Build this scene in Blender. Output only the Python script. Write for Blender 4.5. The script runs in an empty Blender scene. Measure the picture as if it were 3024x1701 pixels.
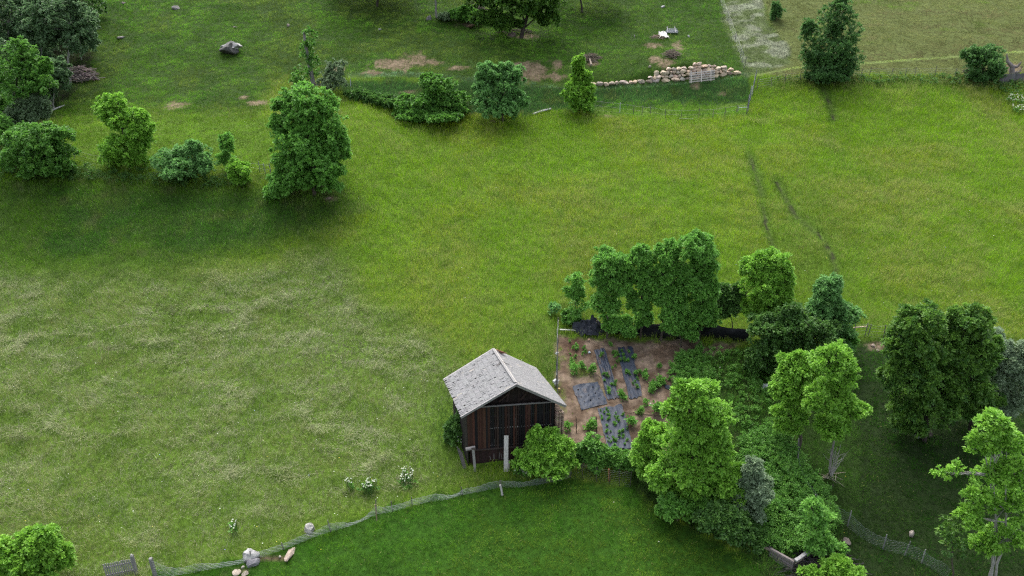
import bpy, bmesh, math, random
import numpy as np
from mathutils import Vector, noise as mnoise
rng = np.random.default_rng(11)
random.seed(11)
C = bpy.context.scene.collection
W, H, F = 2576.0, 1449.0, 1772.7          # pixel frame of the survey of the photograph
TH = math.radians(24)
SN, CS = math.sin(TH), math.cos(TH)

# ------------------------------------------------------------------ noise
def _hash(ix, iy, s):
    h = (ix.astype(np.int64) * 374761393 + iy.astype(np.int64) * 668265263 + s * 974634777) & 0x7fffffff
    h = ((h ^ (h >> 13)) * 1274126177) & 0x7fffffff
    return ((h ^ (h >> 16)) & 0xffff) / 65535.0
def vnoise(x, y, s=0):
    x0, y0 = np.floor(x), np.floor(y)
    fx, fy = x - x0, y - y0
    fx, fy = fx * fx * (3 - 2 * fx), fy * fy * (3 - 2 * fy)
    a, b = _hash(x0, y0, s), _hash(x0 + 1, y0, s)
    c, d = _hash(x0, y0 + 1, s), _hash(x0 + 1, y0 + 1, s)
    return (a * (1 - fx) + b * fx) * (1 - fy) + (c * (1 - fx) + d * fx) * fy
def fbm(x, y, s=0, o=3):
    t = np.zeros_like(x); a = .5; n = 0
    for i in range(o):
        t += a * vnoise(x * 2 ** i, y * 2 ** i, s + i * 7); n += a; a *= .5
    return t / n
def sst(a, b, x):
    t = np.clip((x - a) / (b - a), 0, 1)
    return t * t * (3 - 2 * t)

# ------------------------------------------------------------------ terrain
_ky = np.array([-120, -40, 0, 20, 32, 39.7, 50, 60, 70, 80, 89.3, 97, 106, 116, 160, 260, 420.])
_kh = np.array([-70, -52, -42, -36.8, -33.4, -31.3, -28.3, -25.2, -21.9, -18.6, -15.7, -12.2, -8.1, -3.6, 17, 62, 135.])
_dy = np.arange(-120, 420, .5)
_dh = np.interp(_dy, _ky, _kh)
_k = np.ones(13) / 13
_dh = np.convolve(np.pad(_dh, 6, mode='edge'), _k, 'valid')
def Hz0(x, y):
    x = np.asarray(x, float); y = np.asarray(y, float)
    h = np.interp(y, _dy, _dh)
    left = 1 - sst(-24, -9, x)
    h = h + left * 1.9 * (sst(62, 75, y) - sst(80, 100, y))
    mid = sst(-28, -18, x) * (1 - sst(33, 38, x))
    h = h + mid * 1.0 * (sst(91.5, 95.5, y) - sst(98, 112, y))
    h = h + (fbm(x / 9., y / 9., 3, 3) - .5) * .55
    return h
def ray(px, py):
    px = np.asarray(px, float); py = np.asarray(py, float)
    u = (px - W / 2) / F; v = (py - H / 2) / F
    return u, CS - v * SN, -SN - v * CS
def unproject(px, py, hf):
    u, dy, dz = ray(px, py)
    lo = np.full(np.shape(u), 20.0); hi = np.full(np.shape(u), 20.0); done = np.zeros(np.shape(u), bool)
    for t in np.arange(20, 260, .5):
        below = dz * t < hf(u * t, dy * t)
        new = below & ~done
        hi = np.where(new, t, hi); lo = np.where(new, t - .5, lo); done |= below
    for _ in range(14):
        m = (lo + hi) / 2
        b = dz * m < hf(u * m, dy * m)
        hi = np.where(b, m, hi); lo = np.where(b, lo, m)
    return np.stack([u * hi, dy * hi, dz * hi], -1)
def project(x, y, z):
    d = y * CS - z * SN
    d = np.where(d < 1, 1, d)
    return W / 2 + F * x / d, H / 2 - F * (y * SN + z * CS) / d, d
# dry stone wall: foot line on the path, the hill is cut back behind it
WALL_FOOT = [(1478, 219), (1560, 213), (1640, 208), (1720, 203), (1800, 196), (1848, 187)]
WALL_TOP = [(1478, 211), (1530, 206), (1600, 201), (1625, 196), (1650, 181), (1690, 172), (1750, 162), (1800, 168), (1848, 183)]
_wf = unproject([p[0] for p in WALL_FOOT], [p[1] for p in WALL_FOOT], Hz0)
def z_on_plane(px, py, Y):
    u, dy, dz = ray(px, py)
    return Y / dy * dz
_wt_px = np.interp([p[0] for p in WALL_FOOT], [p[0] for p in WALL_TOP], [p[1] for p in WALL_TOP])
_wh = np.array([float(z_on_plane(p[0], t, w[1])) - w[2] for p, t, w in zip(WALL_FOOT, _wt_px, _wf)])
def Hz(x, y):
    h = Hz0(x, y)
    x = np.asarray(x, float); y = np.asarray(y, float)
    y0 = np.interp(x, _wf[:, 0], _wf[:, 1]); hh = np.interp(x, _wf[:, 0], _wh)
    win = sst(_wf[0, 0] - 1, _wf[0, 0] + .5, x) * (1 - sst(_wf[-1, 0] - .5, _wf[-1, 0] + 1.5, x))
    d = y - y0
    return h + win * np.clip(hh - .35, 0, 9) * sst(.25, .9, d) * (1 - sst(.9, 9, d))
def P(px, py):
    return unproject(px, py, Hz)
def P1(px, py, hf=None):
    hf = hf or Hz
    u, dy, dz = [float(q) for q in ray(px, py)]
    t = np.arange(20, 260, .5); k = int(np.argmax(dz * t < hf(u * t, dy * t)))
    t = np.linspace(t[k] - .5, t[k], 60); g = dz * t - hf(u * t, dy * t); k = max(1, int(np.argmax(g < 0)))
    q = t[k - 1] + (t[k] - t[k - 1]) * g[k - 1] / (g[k - 1] - g[k] + 1e-12)
    return Vector((u * q, dy * q, dz * q))
def hz(x, y):
    return float(Hz(np.array([x]), np.array([y]))[0])
def S(x, y):                               # 3024-wide survey numbers to 2576-wide
    return x * .85185, y * .85185

# ------------------------------------------------------------------ zones
def seg_poly_sd(px, py, poly):
    poly = np.array(poly, float); n = len(poly)
    inside = np.zeros(px.shape, bool); dmin = np.full(px.shape, 1e18)
    for i in range(n):
        x1, y1 = poly[i]; x2, y2 = poly[(i + 1) % n]
        ex, ey = x2 - x1, y2 - y1
        t = np.clip(((px - x1) * ex + (py - y1) * ey) / (ex * ex + ey * ey + 1e-9), 0, 1)
        dmin = np.minimum(dmin, (px - x1 - t * ex) ** 2 + (py - y1 - t * ey) ** 2)
        if y1 != y2:
            c = ((y1 > py) != (y2 > py)) & (px < ex * (py - y1) / (y2 - y1) + x1)
            inside ^= c
    d = np.sqrt(dmin)
    return np.where(inside, d, -d)
def line_d(px, py, pts):
    dmin = np.full(px.shape, 1e18)
    for (x1, y1), (x2, y2) in zip(pts[:-1], pts[1:]):
        ex, ey = x2 - x1, y2 - y1
        t = np.clip(((px - x1) * ex + (py - y1) * ey) / (ex * ex + ey * ey + 1e-9), 0, 1)
        dmin = np.minimum(dmin, (px - x1 - t * ex) ** 2 + (py - y1 - t * ey) ** 2)
    return np.sqrt(dmin)

LAWN_EDGE = [(388, 1449), (470, 1432), (560, 1421), (635, 1402), (700, 1383), (760, 1352), (833, 1324), (880, 1306), (945, 1292), (1040, 1266), (1135, 1240), (1262, 1222), (1380, 1213), (1436, 1200), (1535, 1220), (1590, 1223)]
Z_LAWN = LAWN_EDGE + [(1660, 1290), (1760, 1340), (1900, 1400), (1990, 1560), (388, 1560)]
Z_BANK_L = [(-200, 430), (200, 435), (420, 450), (640, 465), (860, 470), (900, 510), (800, 590), (640, 640), (520, 670), (300, 690), (-200, 690)]
Z_LODGED = [(-200, 680), (300, 690), (560, 680), (880, 650), (900, 760), (1020, 820), (1150, 900), (1150, 1000), (1120, 1130), (1190, 1200), (1000, 1255), (800, 1330), (600, 1400), (380, 1480), (-200, 1500)]
Z_TERR = [(150, 300), (400, 280), (690, 290), (690, 420), (600, 430), (200, 440)]
Z_TOP = [(-200, -200), (1800, -200), (1825, 60), (1850, 110), (1885, 190), (1500, 215), (880, 195), (700, 205), (640, 285), (400, 285), (150, 290), (-200, 300)]
Z_BANK = [(850, 205), (1200, 200), (1480, 222), (1890, 190), (1885, 262), (1700, 265), (1480, 275), (1300, 292), (1000, 275), (870, 245)]
Z_STRIP = [(1490, 262), (1700, 256), (1880, 250), (1880, 290), (1700, 300), (1490, 290)]
Z_HAY = [(1806, -200), (1905, -200), (1925, 40), (1990, 110), (1995, 160), (1985, 175), (1900, 190), (1885, 190), (1850, 110), (1825, 50)]
Z_MOWN = [(1905, -200), (2900, -200), (2900, 185), (2450, 192), (2150, 188), (1900, 190), (1985, 160), (1985, 120), (1925, 40)]
Z_RIGHT = [(2130, 862), (2260, 850), (2400, 860), (2900, 870), (2900, 1600), (1985, 1600), (2120, 1330), (2080, 1200), (2090, 1050)]
Z_SOIL = [(1404, 845), (1500, 850), (1700, 858), (1880, 868), (1790, 900), (1740, 905), (1700, 960), (1690, 1050), (1690, 1150), (1600, 1175), (1500, 1165), (1430, 1180), (1412, 1100), (1404, 1000)]
Z_GREEN = [(1690, 890), (1790, 880), (1960, 880), (2010, 1000), (2050, 1150), (2120, 1330), (2010, 1600), (1945, 1500), (1900, 1395), (1760, 1340), (1640, 1220), (1690, 1100), (1680, 980)]
Z_WOOD = [(-200, -100), (235, -100), (235, 60), (225, 190), (160, 260), (120, 300), (60, 360), (-200, 400)]
MOW_LINE = [(1900, 190), (1960, 178), (2030, 167), (2180, 159), (2400, 143), (2640, 125)]
TRACKS = [[(1886, 395), (1905, 450), (1915, 492)], [(1917, 520), (1930, 580), (1948, 635)], [(1955, 460), (1975, 500), (2000, 540)],
          [(2000, 545), (2060, 590), (2092, 640), (2112, 720)], [(2070, 225), (2085, 255), (2096, 300)]]
SOILS = [(985, 163, 62, 20), (1055, 152, 48, 20), (950, 182, 36, 9), (1090, 158, 34, 10), (1150, 170, 30, 7), (1345, 180, 75, 26), (1400, 192, 40, 14), (1300, 168, 34, 10),
         (438, 264, 36, 12), (655, 259, 36, 7), (612, 246, 14, 5), (640, 264, 22, 4), (1640, 115, 26, 7), (1676, 160, 24, 12), (1705, 118, 14, 14), (1650, 150, 16, 9),
         (830, 500, 28, 12), (1320, 92, 40, 8), (1190, 62, 50, 8), (600, 1440, 45, 10), (690, 1404, 55, 7), (1816, 236, 17, 6), (1750, 217, 14, 8), (1030, 232, 22, 5),
         (760, 210, 26, 8), (2130, 880, 14, 18), (1232, 308, 14, 4), (850, 178, 16, 9), (1490, 160, 20, 10), (2545, 172, 28, 10), (2205, 870, 40, 12), (1530, 292, 22, 5)]

def lerp(a, b, m):
    m = np.asarray(m)
    if np.ndim(a) == 2:
        return a + (np.asarray(b, float) - a) * m[:, None]
    return a + (b - a) * m
ZGAIN = np.array([1.41, 1.25, 1.45])
def zones(x, y):
    """per point of ground: ground colour, blade colour, seed-head colour and share, height, cover, lean, lean direction, lodging"""
    z = Hz(x, y)
    px, py, dep = project(x, y, z)
    n = len(x)
    n1 = fbm(x / 6, y / 6, 21); n2 = fbm(x / 1.6, y / 1.6, 31); n3 = fbm(x / 18, y / 18, 41, 2); n4 = fbm(x / .5, y / .5, 51, 2)
    wob = ((n2 - .5) * 2.4 + (n4 - .5) * 1.6) * 14 * 45 / dep
    def pm(poly, f=8):
        return sst(-f, f, seg_poly_sd(px, py, poly) + wob)
    n5 = fbm(x / .7, y / .5, 97, 2); n6 = sst(.2, .8, fbm(x / 2.6, y / 1.6, 98, 2))
    n5 = sst(.22, .78, n5)
    one = np.ones(n)
    col = np.zeros((n, 3)) + (.112, .235, .008)
    col = lerp(col, (.148, .240, .012), sst(.35, .75, n1))
    col = lerp(col, (.075, .185, .008), .8 * sst(.55, .85, n2) )
    seed = np.zeros((n, 3)) + (.25, .245, .10)
    ss = .12 + .32 * sst(.35, .8, n1 * .5 + n2 * .5)
    hgt = .52 * one; cov = .95 * one; lean = .28 * one; lod = 0 * one
    gcol = np.zeros((n, 3)) + (.11, .20, .022)
    # far and right parts of the meadow: paler seed heads
    m = sst(1850, 2300, px) * (1 - sst(650, 850, py)); ss = lerp(ss, .50, m * sst(.3, .65, n1)); ss = np.clip(ss + .25 * sst(.5, .8, n3), 0, .8)
    # foot of the meadow left of the barn, olive and streaky
    wx = x + 3.0 * (fbm(x / 7, y / 7, 121) - .5) + 1.2 * y * .2; wy = y + 4.5 * (fbm(x / 8 + 9, y / 8, 122) - .5) - .12 * x
    streak = sst(.40, .70, fbm(wx / 2.6, wy / .8, 123, 3) * .75 + fbm(x / 9, y / 9, 124, 2) * .25)
    m = pm(Z_LODGED, 45); m2 = np.exp(-(((px - 190) / 420) ** 2 + ((py - 810) / 110) ** 2)); m4 = np.exp(-(((px - 900) / 260) ** 2 + ((py - 1030) / 120) ** 2))
    k = m * streak * np.clip(.75 + .5 * m2 + .3 * m4, 0, 1)
    lod = np.maximum(lod, k)
    col = lerp(col, (.122, .154, .050), m * .9); col = lerp(col, (.136, .160, .074), k); seed = lerp(seed, (.285, .30, .185), m); ss = lerp(ss, .24, m); ss = lerp(ss, .60, k)
    hgt = lerp(hgt, .48, m); lean = lerp(lean, .55, m); lean = lerp(lean, 1.05, k)
    col = lerp(col, (.045, .10, .012), m * (1 - streak) * .8 * sst(.45, .65, n2))
    # left bank
    m = pm(Z_BANK_L, 60) * (.72 + .28 * sst(.3, .6, n1)); col = lerp(col, (.033, .108, .008), m); col = lerp(col, (.065, .135, .014), m * sst(.45, .7, n2)); col = lerp(col, (.09, .11, .04), m * .7 * sst(.66, .8, n2)); ss = lerp(ss, .05, m); hgt = lerp(hgt, .5, m); lod = lod * (1 - m)
    seed = lerp(seed, (.17, .19, .10), m); gcol = lerp(gcol, (.035, .075, .012), m); lean = lerp(lean, .45, m)
    m = pm(Z_TERR, 34); col = lerp(col, (.080, .175, .010), m); ss = lerp(ss, .08, m); hgt = lerp(hgt, .3, m)
    m = pm(Z_TOP, 9 + 26 * (1 - sst(650, 900, px))); col = lerp(col, (.060, .152, .012), m); col = lerp(col, (.072, .118, .016), m * .75 * sst(.42, .62, n1)); ss = lerp(ss, .05, m); hgt = lerp(hgt, .22, m); gcol = lerp(gcol, (.04, .085, .012), m)
    col = lerp(col, (.03, .095, .008), m * .8 * sst(.55, .75, fbm(x / 3.5, y / 2., 66)))
    m = m * sst(1350, 1600, px); col = lerp(col, (.042, .118, .010), m * .6)
    m = pm(Z_BANK, 7); col = lerp(col, (.045, .135, .022), m); col = lerp(col, (.060, .11, .02), m * sst(.5, .75, n2)); ss = lerp(ss, .04, m); hgt = lerp(hgt, .45, m); gcol = lerp(gcol, (.035, .08, .02), m)
    m = pm(Z_STRIP, 5); col = lerp(col, (.060, .165, .008), m); ss = lerp(ss, .04, m); hgt = lerp(hgt, .25, m)
    d = line_d(px, py, [(880, 192), (1010, 187), (1200, 202), (1330, 213), (1480, 222), (1640, 213), (1800, 200), (1885, 182)])   # grassy path
    m = 1 - sst(4, 10, d); col = lerp(col, (.10, .19, .085), m); hgt = lerp(hgt, .14, m); ss = lerp(ss, .1, m)
    m = pm(Z_HAY, 14); hs_ = sst(.42, .62, fbm(wx / 2.6, wy / 1.3, 131, 3)); hm = m * hs_; col = lerp(col, (.062, .105, .022), m); col = lerp(col, (.120, .142, .092), hm); ss = lerp(ss, .05, m); ss = lerp(ss, .6, hm); seed = lerp(seed, (.30, .32, .22), m); hgt = lerp(hgt, .3, m); lean = lerp(lean, 1.2, m); lod = np.maximum(lod, m); gcol = lerp(gcol, (.12, .16, .06), m); gcol = lerp(gcol, (.30, .34, .22), hm)
    m = pm(Z_MOWN, 4); col = lerp(col, (.100, .128, .038), m); col = lerp(col, (.108, .105, .048), m * .7 * sst(.45, .62, fbm(x / 7, y / 2.2, 77))); col = lerp(col, (.070, .140, .018), m * .9 * sst(.58, .75, fbm(x / 9, y / 2.5, 78)))
    col = lerp(col, (.075, .068, .034), m * .6 * np.exp(-((py - line_y(px) + 16) / 22) ** 2) * sst(2120, 2200, px))
    ss = lerp(ss, .08, m); hgt = lerp(hgt, .12, m); cov = lerp(cov, .95, m); gcol = lerp(gcol, (.12, .15, .04), m); lod *= (1 - pm(Z_MOWN, 4) * (1 - pm(Z_HAY, 6)))
    d = line_d(px, py, MOW_LINE); m = 1 - sst(1.2, 3.6, d + wob * .15); col = lerp(col, (.17, .26, .05), m); gcol = lerp(gcol, (.2, .26, .08), m); hgt = lerp(hgt, .18, m); lean = lerp(lean, 1.2, m)
    m = (1 - sst(0, 26, np.abs(py - 212))) * sst(1905, 1960, px); col = lerp(col, (.045, .105, .014), m * .8); hgt = lerp(hgt, .6, m)
    m = pm(Z_LAWN, 4); col = lerp(col, (.044, .122, .006), m); col = lerp(col, (.070, .128, .012), m * .85 * sst(.45, .7, n1)); col = lerp(col, (.115, .125, .045), m * .9 * sst(.56, .76, n2) * np.exp(-((px - 1150) / 330) ** 2))
    col = lerp(col, (.020, .095, .003), m * .9 * sst(.52, .72, n2)); ss = lerp(ss, .03, m); hgt = lerp(hgt, .23, m); lod = lod * (1 - m); lean = lerp(lean, .5, m); gcol = lerp(gcol, (.035, .10, .008), m)
    m = pm(Z_RIGHT, 16); col = lerp(col, (.011, .050, .003), m); col = lerp(col, (.019, .053, .004), m * .7 * sst(.45, .7, n1)); m3 = m * np.exp(-((px - 2230) / 130) ** 2 - ((py - 930) / 110) ** 2); col = lerp(col, (.022, .090, .004), m3)  # right meadow: its shade is put into the grass and ground colour
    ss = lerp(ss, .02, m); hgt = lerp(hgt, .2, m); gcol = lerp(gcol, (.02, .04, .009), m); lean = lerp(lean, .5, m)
    m = pm(Z_GREEN, 10); col = lerp(col, (.044, .125, .013), m); ss = lerp(ss, .04, m); hgt = lerp(hgt, .62, m); gcol = lerp(gcol, (.03, .05, .014), m); lod *= 1 - m
    m = pm(Z_WOOD, 12); col = lerp(col, (.026, .055, .012), m); gcol = lerp(gcol, (.03, .032, .016), m); ss = lerp(ss, .02, m); hgt = lerp(hgt, .3, m)  # woodland floor: shade under the trees painted into grass and ground colour
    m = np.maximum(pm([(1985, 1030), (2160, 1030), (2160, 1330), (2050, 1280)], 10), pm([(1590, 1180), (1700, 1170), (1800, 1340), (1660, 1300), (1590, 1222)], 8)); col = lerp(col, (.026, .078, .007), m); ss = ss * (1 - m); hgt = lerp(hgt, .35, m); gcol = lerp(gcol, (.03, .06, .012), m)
    # nettles and lush grass round the barn; barn shade painted into the left patch
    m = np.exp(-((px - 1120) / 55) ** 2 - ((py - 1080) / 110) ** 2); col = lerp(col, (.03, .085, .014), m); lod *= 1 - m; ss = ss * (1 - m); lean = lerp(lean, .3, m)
    m = np.exp(-((px - 1330) / 90) ** 2 - ((py - 860) / 55) ** 2) ; col = lerp(col, (.075, .16, .02), m * .7); lod *= 1 - m
    m = np.exp(-((px - 1375) / 26) ** 2 - ((py - 920) / 70) ** 2) ; col = lerp(col, (.04, .10, .016), m); lod *= 1 - m
    # bare earth: sparse blades over brown ground
    soil = pm(Z_SOIL, 6) * (1 - .85 * sst(.60, .76, n1 * .5 + n2 * .5)); bare = np.zeros(n)
    for (cx, cy, rx, ry) in SOILS:
        e = np.sqrt(((px - cx) / rx) ** 2 + ((py - cy) / ry) ** 2) + (n2 - .5) * 1.3 + (n4 - .5) * .9
        bare = np.maximum(bare, 1 - sst(.55, 1.05, e))
    earth = lerp(np.zeros((n, 3)) + (.13, .088, .058), (.27, .20, .145), sst(.3, .75, n4 * .6 + n5 * .4)); earth = lerp(earth, (.10, .058, .038), sst(1395, 1440, px) * (1 - sst(1450, 1480, px)) * (1 - sst(860, 960, py)))
    earth = lerp(earth, (.25, .185, .12), .6 * (py < 320) * one); bare_k = .45 + .55 * sst(.35, .6, n5)
    gcol = lerp(gcol, earth, np.maximum(soil, bare * .9)); bare = bare * bare_k; cov = cov * (1 - .985 * soil) * (1 - .86 * bare); hgt = lerp(hgt, .22, soil)
    trk = np.zeros(n); wide = np.zeros(n)
    for t in TRACKS:
        d = line_d(px, py, t); wide = np.maximum(wide, 1 - sst(6, 22, d + wob * .5)); trk = np.maximum(trk, (1 - sst(2.5, 8.0, d + wob * .4)) * (.45 + .55 * sst(.4, .6, n2)))
    col = lerp(col, (.034, .085, .007), wide * .85); ss = ss * (1 - wide * .8); hgt = lerp(hgt, .34, wide)
    gcol = lerp(gcol, (.035, .035, .018), trk); cov *= 1 - .93 * trk; hgt = lerp(hgt, .16, trk); col = lerp(col, (.03, .07, .008), trk)
    m = np.exp(-((px - 2040) / 120) ** 2 - ((py - 620) / 130) ** 2); col = lerp(col, (.07, .125, .016), m * .7)
    for cx, cy, rx, ry in [(1908, 306, 34, 10), (1185, 712, 30, 12), (1010, 720, 30, 12), (2540, 775, 60, 30)]:
        m = np.exp(-((px - cx) / rx) ** 2 - ((py - cy) / ry) ** 2) * sst(.35, .6, n2); ss = lerp(ss, .6, m); lean = lerp(lean, 1, m)
    col = col * ZGAIN
    # narrow strip along the garden's tarp: keep clear of the barn floor
    ldir = -.35 + (fbm(x / 5, y / 5, 91, 2) - .5) * 8.0 + (n2 - .5) * 2.0
    tall = np.clip((hgt - .25) / .2, 0, 1) * (1 - lod)            # upright hay grass stands even, pasture and flattened grass are tussocky
    hgt = hgt * lerp(.38 + 1.24 * n5, .72 + .5 * n5, tall); col = col * lerp(.70 + .60 * n6, .86 + .28 * n6, tall)[:, None] * lerp(.68 + .64 * n5, .88 + .24 * n5, tall)[:, None]
    ss = ss * (.4 + 1.2 * n6)
    return dict(z=z, px=px, py=py, dep=dep, col=col, seed=seed, ss=np.clip(ss, 0, 1), hgt=hgt, cov=np.clip(cov, 0, 1), lean=lean, ldir=ldir, lod=lod, gcol=gcol, n2=n2)
def line_y(px):
    return np.interp(px, [p[0] for p in MOW_LINE], [p[1] for p in MOW_LINE])

# ------------------------------------------------------------------ materials
def material(name, rough=.85, spec=.25, nscale=0, namt=0, transl=0, bump=0, bscale=30, stretch=None, metal=0):
    m = bpy.data.materials.new(name); m.use_nodes = True
    nt = m.node_tree; nd = nt.nodes; ln = nt.links
    bs = nd['Principled BSDF']; out = nd['Material Output']
    at = nd.new('ShaderNodeAttribute'); at.attribute_name = 'Col'
    src = at.outputs['Color']
    tc = nd.new('ShaderNodeTexCoord')
    vec = tc.outputs['Object']
    if stretch:
        mp = nd.new('ShaderNodeMapping'); mp.inputs['Scale'].default_value = stretch
        ln.new(vec, mp.inputs['Vector']); vec = mp.outputs['Vector']
    if namt:
        nz = nd.new('ShaderNodeTexNoise'); nz.inputs['Scale'].default_value = nscale; nz.inputs['Detail'].default_value = 5
        ln.new(vec, nz.inputs['Vector'])
        mr = nd.new('ShaderNodeMapRange'); mr.inputs['From Min'].default_value = .25; mr.inputs['From Max'].default_value = .75
        mr.inputs['To Min'].default_value = 1 - namt; mr.inputs['To Max'].default_value = 1 + namt
        ln.new(nz.outputs['Fac'], mr.inputs['Value'])
        mx = nd.new('ShaderNodeMix'); mx.data_type = 'RGBA'; mx.blend_type = 'MULTIPLY'; mx.inputs['Factor'].default_value = 1
        ln.new(src, mx.inputs['A']); ln.new(mr.outputs['Result'], mx.inputs['B']); src = mx.outputs['Result']
    ln.new(src, bs.inputs['Base Color'])
    bs.inputs['Roughness'].default_value = rough; bs.inputs['Specular IOR Level'].default_value = spec; bs.inputs['Metallic'].default_value = metal
    if bump:
        nb = nd.new('ShaderNodeTexNoise'); nb.inputs['Scale'].default_value = bscale; nb.inputs['Detail'].default_value = 4
        ln.new(vec, nb.inputs['Vector'])
        b = nd.new('ShaderNodeBump'); b.inputs['Strength'].default_value = bump; b.inputs['Distance'].default_value = .05
        ln.new(nb.outputs['Fac'], b.inputs['Height']); ln.new(b.outputs['Normal'], bs.inputs['Normal'])
    if transl:
        tr = nd.new('ShaderNodeBsdfTranslucent'); ln.new(src, tr.inputs['Color'])
        ms = nd.new('ShaderNodeMixShader'); ms.inputs['Fac'].default_value = transl
        ln.new(bs.outputs['BSDF'], ms.inputs[1]); ln.new(tr.outputs['BSDF'], ms.inputs[2]); ln.new(ms.outputs['Shader'], out.inputs['Surface'])
    return m
M = dict(
    ground=material('earth_and_thatch', .95, .1, 3.0, .45, bump=.6, bscale=6),
    blade=material('grass_blades', .9, .02, transl=.35),
    leaf=material('leaves', .5, .35, transl=.45),
    bark=material('bark', .9, .15, 9, .4, bump=.5, bscale=25, stretch=(1, 1, .25)),
    wood=material('weathered_wood', .8, .25, 6, .35, bump=.4, bscale=30, stretch=(4, 4, .5)),
    shingle=material('wood_shingles', .95, .06, 7, .22, bump=.3, bscale=40),
    rock=material('rock', .9, .2, 3.5, .45, bump=.8, bscale=9),
    wire=material('wire', .5, .4),
    film=material('black_plastic_film', .55, .22, 4, .3, bump=.35, bscale=7),
    petal=material('petals', .7, .2, transl=.2),
    plastic=material('white_plastic', .5, .4))

# ------------------------------------------------------------------ object helpers
GAIN = {'rock': .46, 'weathered_wood': .62, 'bark': .62, 'earth_and_thatch': .46, 'petals': .72, 'white_plastic': .62, 'wire': .62, 'black_plastic_film': .5}   # base colours measured under the exposure used below
def np_mesh(name, verts, faces, fsize, cols, mat, parent=None, smooth=False):
    """verts (n,3); faces flat index array; fsize per-face corner counts; cols (n,3)"""
    me = bpy.data.meshes.new(name)
    nv, nl, nf = len(verts), len(faces), len(fsize)
    me.vertices.add(nv); me.loops.add(nl); me.polygons.add(nf)
    me.vertices.foreach_set('co', np.ascontiguousarray(verts, np.float32).ravel())
    me.loops.foreach_set('vertex_index', np.ascontiguousarray(faces, np.int32))
    st = np.zeros(nf, np.int32); st[1:] = np.cumsum(fsize)[:-1]
    me.polygons.foreach_set('loop_start', st)
    me.polygons.foreach_set('loop_total', np.ascontiguousarray(fsize, np.int32))
    me.update(calc_edges=True)
    me.polygons.foreach_set('use_smooth', np.full(nf, smooth))
    cols = np.clip(np.asarray(cols, np.float32) * GAIN.get(mat.name, 1), 0, 1)
    at = me.color_attributes.new('Col', 'FLOAT_COLOR', 'POINT')
    c4 = np.ones((nv, 4), np.float32); c4[:, :3] = cols
    at.data.foreach_set('color', c4.ravel())
    me.materials.append(mat)
    o = bpy.data.objects.new(name, me); C.objects.link(o)
    if parent: o.parent = parent
    return o
class MB:
    def __init__(s): s.v = []; s.f = []; s.c = []
    def add(s, vs, fs, col):
        b = len(s.v); s.v += [tuple(v) for v in vs]; s.f += [[i + b for i in f] for f in fs]; s.c += [tuple(col)] * len(vs); return s
    def hexa(s, p, col):                  # 8 corners: bottom 4 counter-clockwise, top 4
        return s.add(p, [(3, 2, 1, 0), (4, 5, 6, 7), (0, 1, 5, 4), (1, 2, 6, 5), (2, 3, 7, 6), (3, 0, 4, 7)], col)
    def box(s, c, sx, sy, sz, col, ax=None):
        c = Vector(c); X, Y, Z = ax or (Vector((1, 0, 0)), Vector((0, 1, 0)), Vector((0, 0, 1)))
        p = []
        for dz in (-1, 1):
            for dx, dy in ((-1, -1), (1, -1), (1, 1), (-1, 1)):
                p.append(c + X * dx * sx / 2 + Y * dy * sy / 2 + Z * dz * sz / 2)
        return s.hexa(p, col)
    def beam(s, a, b, w, h, col, up=(0, 0, 1)):
        a, b = Vector(a), Vector(b); d = (b - a); L = d.length; d.normalize()
        x = d.cross(Vector(up)); x = x.normalized() if x.length > 1e-4 else Vector((1, 0, 0)); u = x.cross(d)
        return s.box((a + b) / 2, w, L, h, col, (x, d, u))
    def tube(s, pts, r, col, n=6):
        pts = [Vector(p) for p in pts]; k = len(pts)
        if not hasattr(r, '__len__'): r = [r] * k
        vs = []; fs = []
        for i, p in enumerate(pts):
            d = (pts[min(i + 1, k - 1)] - pts[max(i - 1, 0)])
            d = d.normalized() if d.length > 1e-6 else Vector((0, 0, 1))
            x = d.cross(Vector((.31, .12, .94))) if abs(d.z) < .9 else d.cross(Vector((1, .1, 0))); x.normalize(); y = d.cross(x)
            for j in range(n):
                a = 2 * math.pi * j / n
                vs.append(p + (x * math.cos(a) + y * math.sin(a)) * r[i])
        for i in range(k - 1):
            for j in range(n):
                fs.append((i * n + j, i * n + (j + 1) % n, (i + 1) * n + (j + 1) % n, (i + 1) * n + j))
        fs.append(tuple(range(n - 1, -1, -1))); fs.append(tuple((k - 1) * n + j for j in range(n)))
        return s.add(vs, fs, col)
    def rock(s, c, r, col, seed=0, sub=2, rough=.35, lo=.55, hi=.9):
        bm = bmesh.new(); bmesh.ops.create_icosphere(bm, subdivisions=sub, radius=1)
        vs = []; R = random.Random(seed); off = Vector((R.uniform(-50, 50), R.uniform(-50, 50), 0))
        cuts = [(Vector((R.gauss(0, 1), R.gauss(0, 1), R.gauss(0, .8))).normalized(), R.uniform(lo, hi)) for _ in range(9)]
        for v in bm.verts:
            p = v.co.copy()
            for nrm, dd in cuts:
                e = p.dot(nrm) - dd
                if e > 0: p -= nrm * e
            p *= 1 + rough * .5 * mnoise.noise(p * 2.2 + off)
            vs.append(Vector(c) + Vector((p.x * r[0], p.y * r[1], p.z * r[2])))
        fs = [[v.index for v in f.verts] for f in bm.faces]; bm.free()
        return s.add(vs, fs, col)
    def build(s, name, mat, parent=None, smooth=False, cols=None):
        fl = np.array([i for f in s.f for i in f], np.int32); fz = np.array([len(f) for f in s.f], np.int32)
        return np_mesh(name, np.array(s.v, float).reshape(-1, 3), fl, fz, np.array(s.c, float).reshape(-1, 3), mat, parent, smooth)
def vary(c, a=.2):
    k = 1 + random.uniform(-a, a); return tuple(max(0, x * k * (1 + random.uniform(-a * .2, a * .2))) for x in c)
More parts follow.
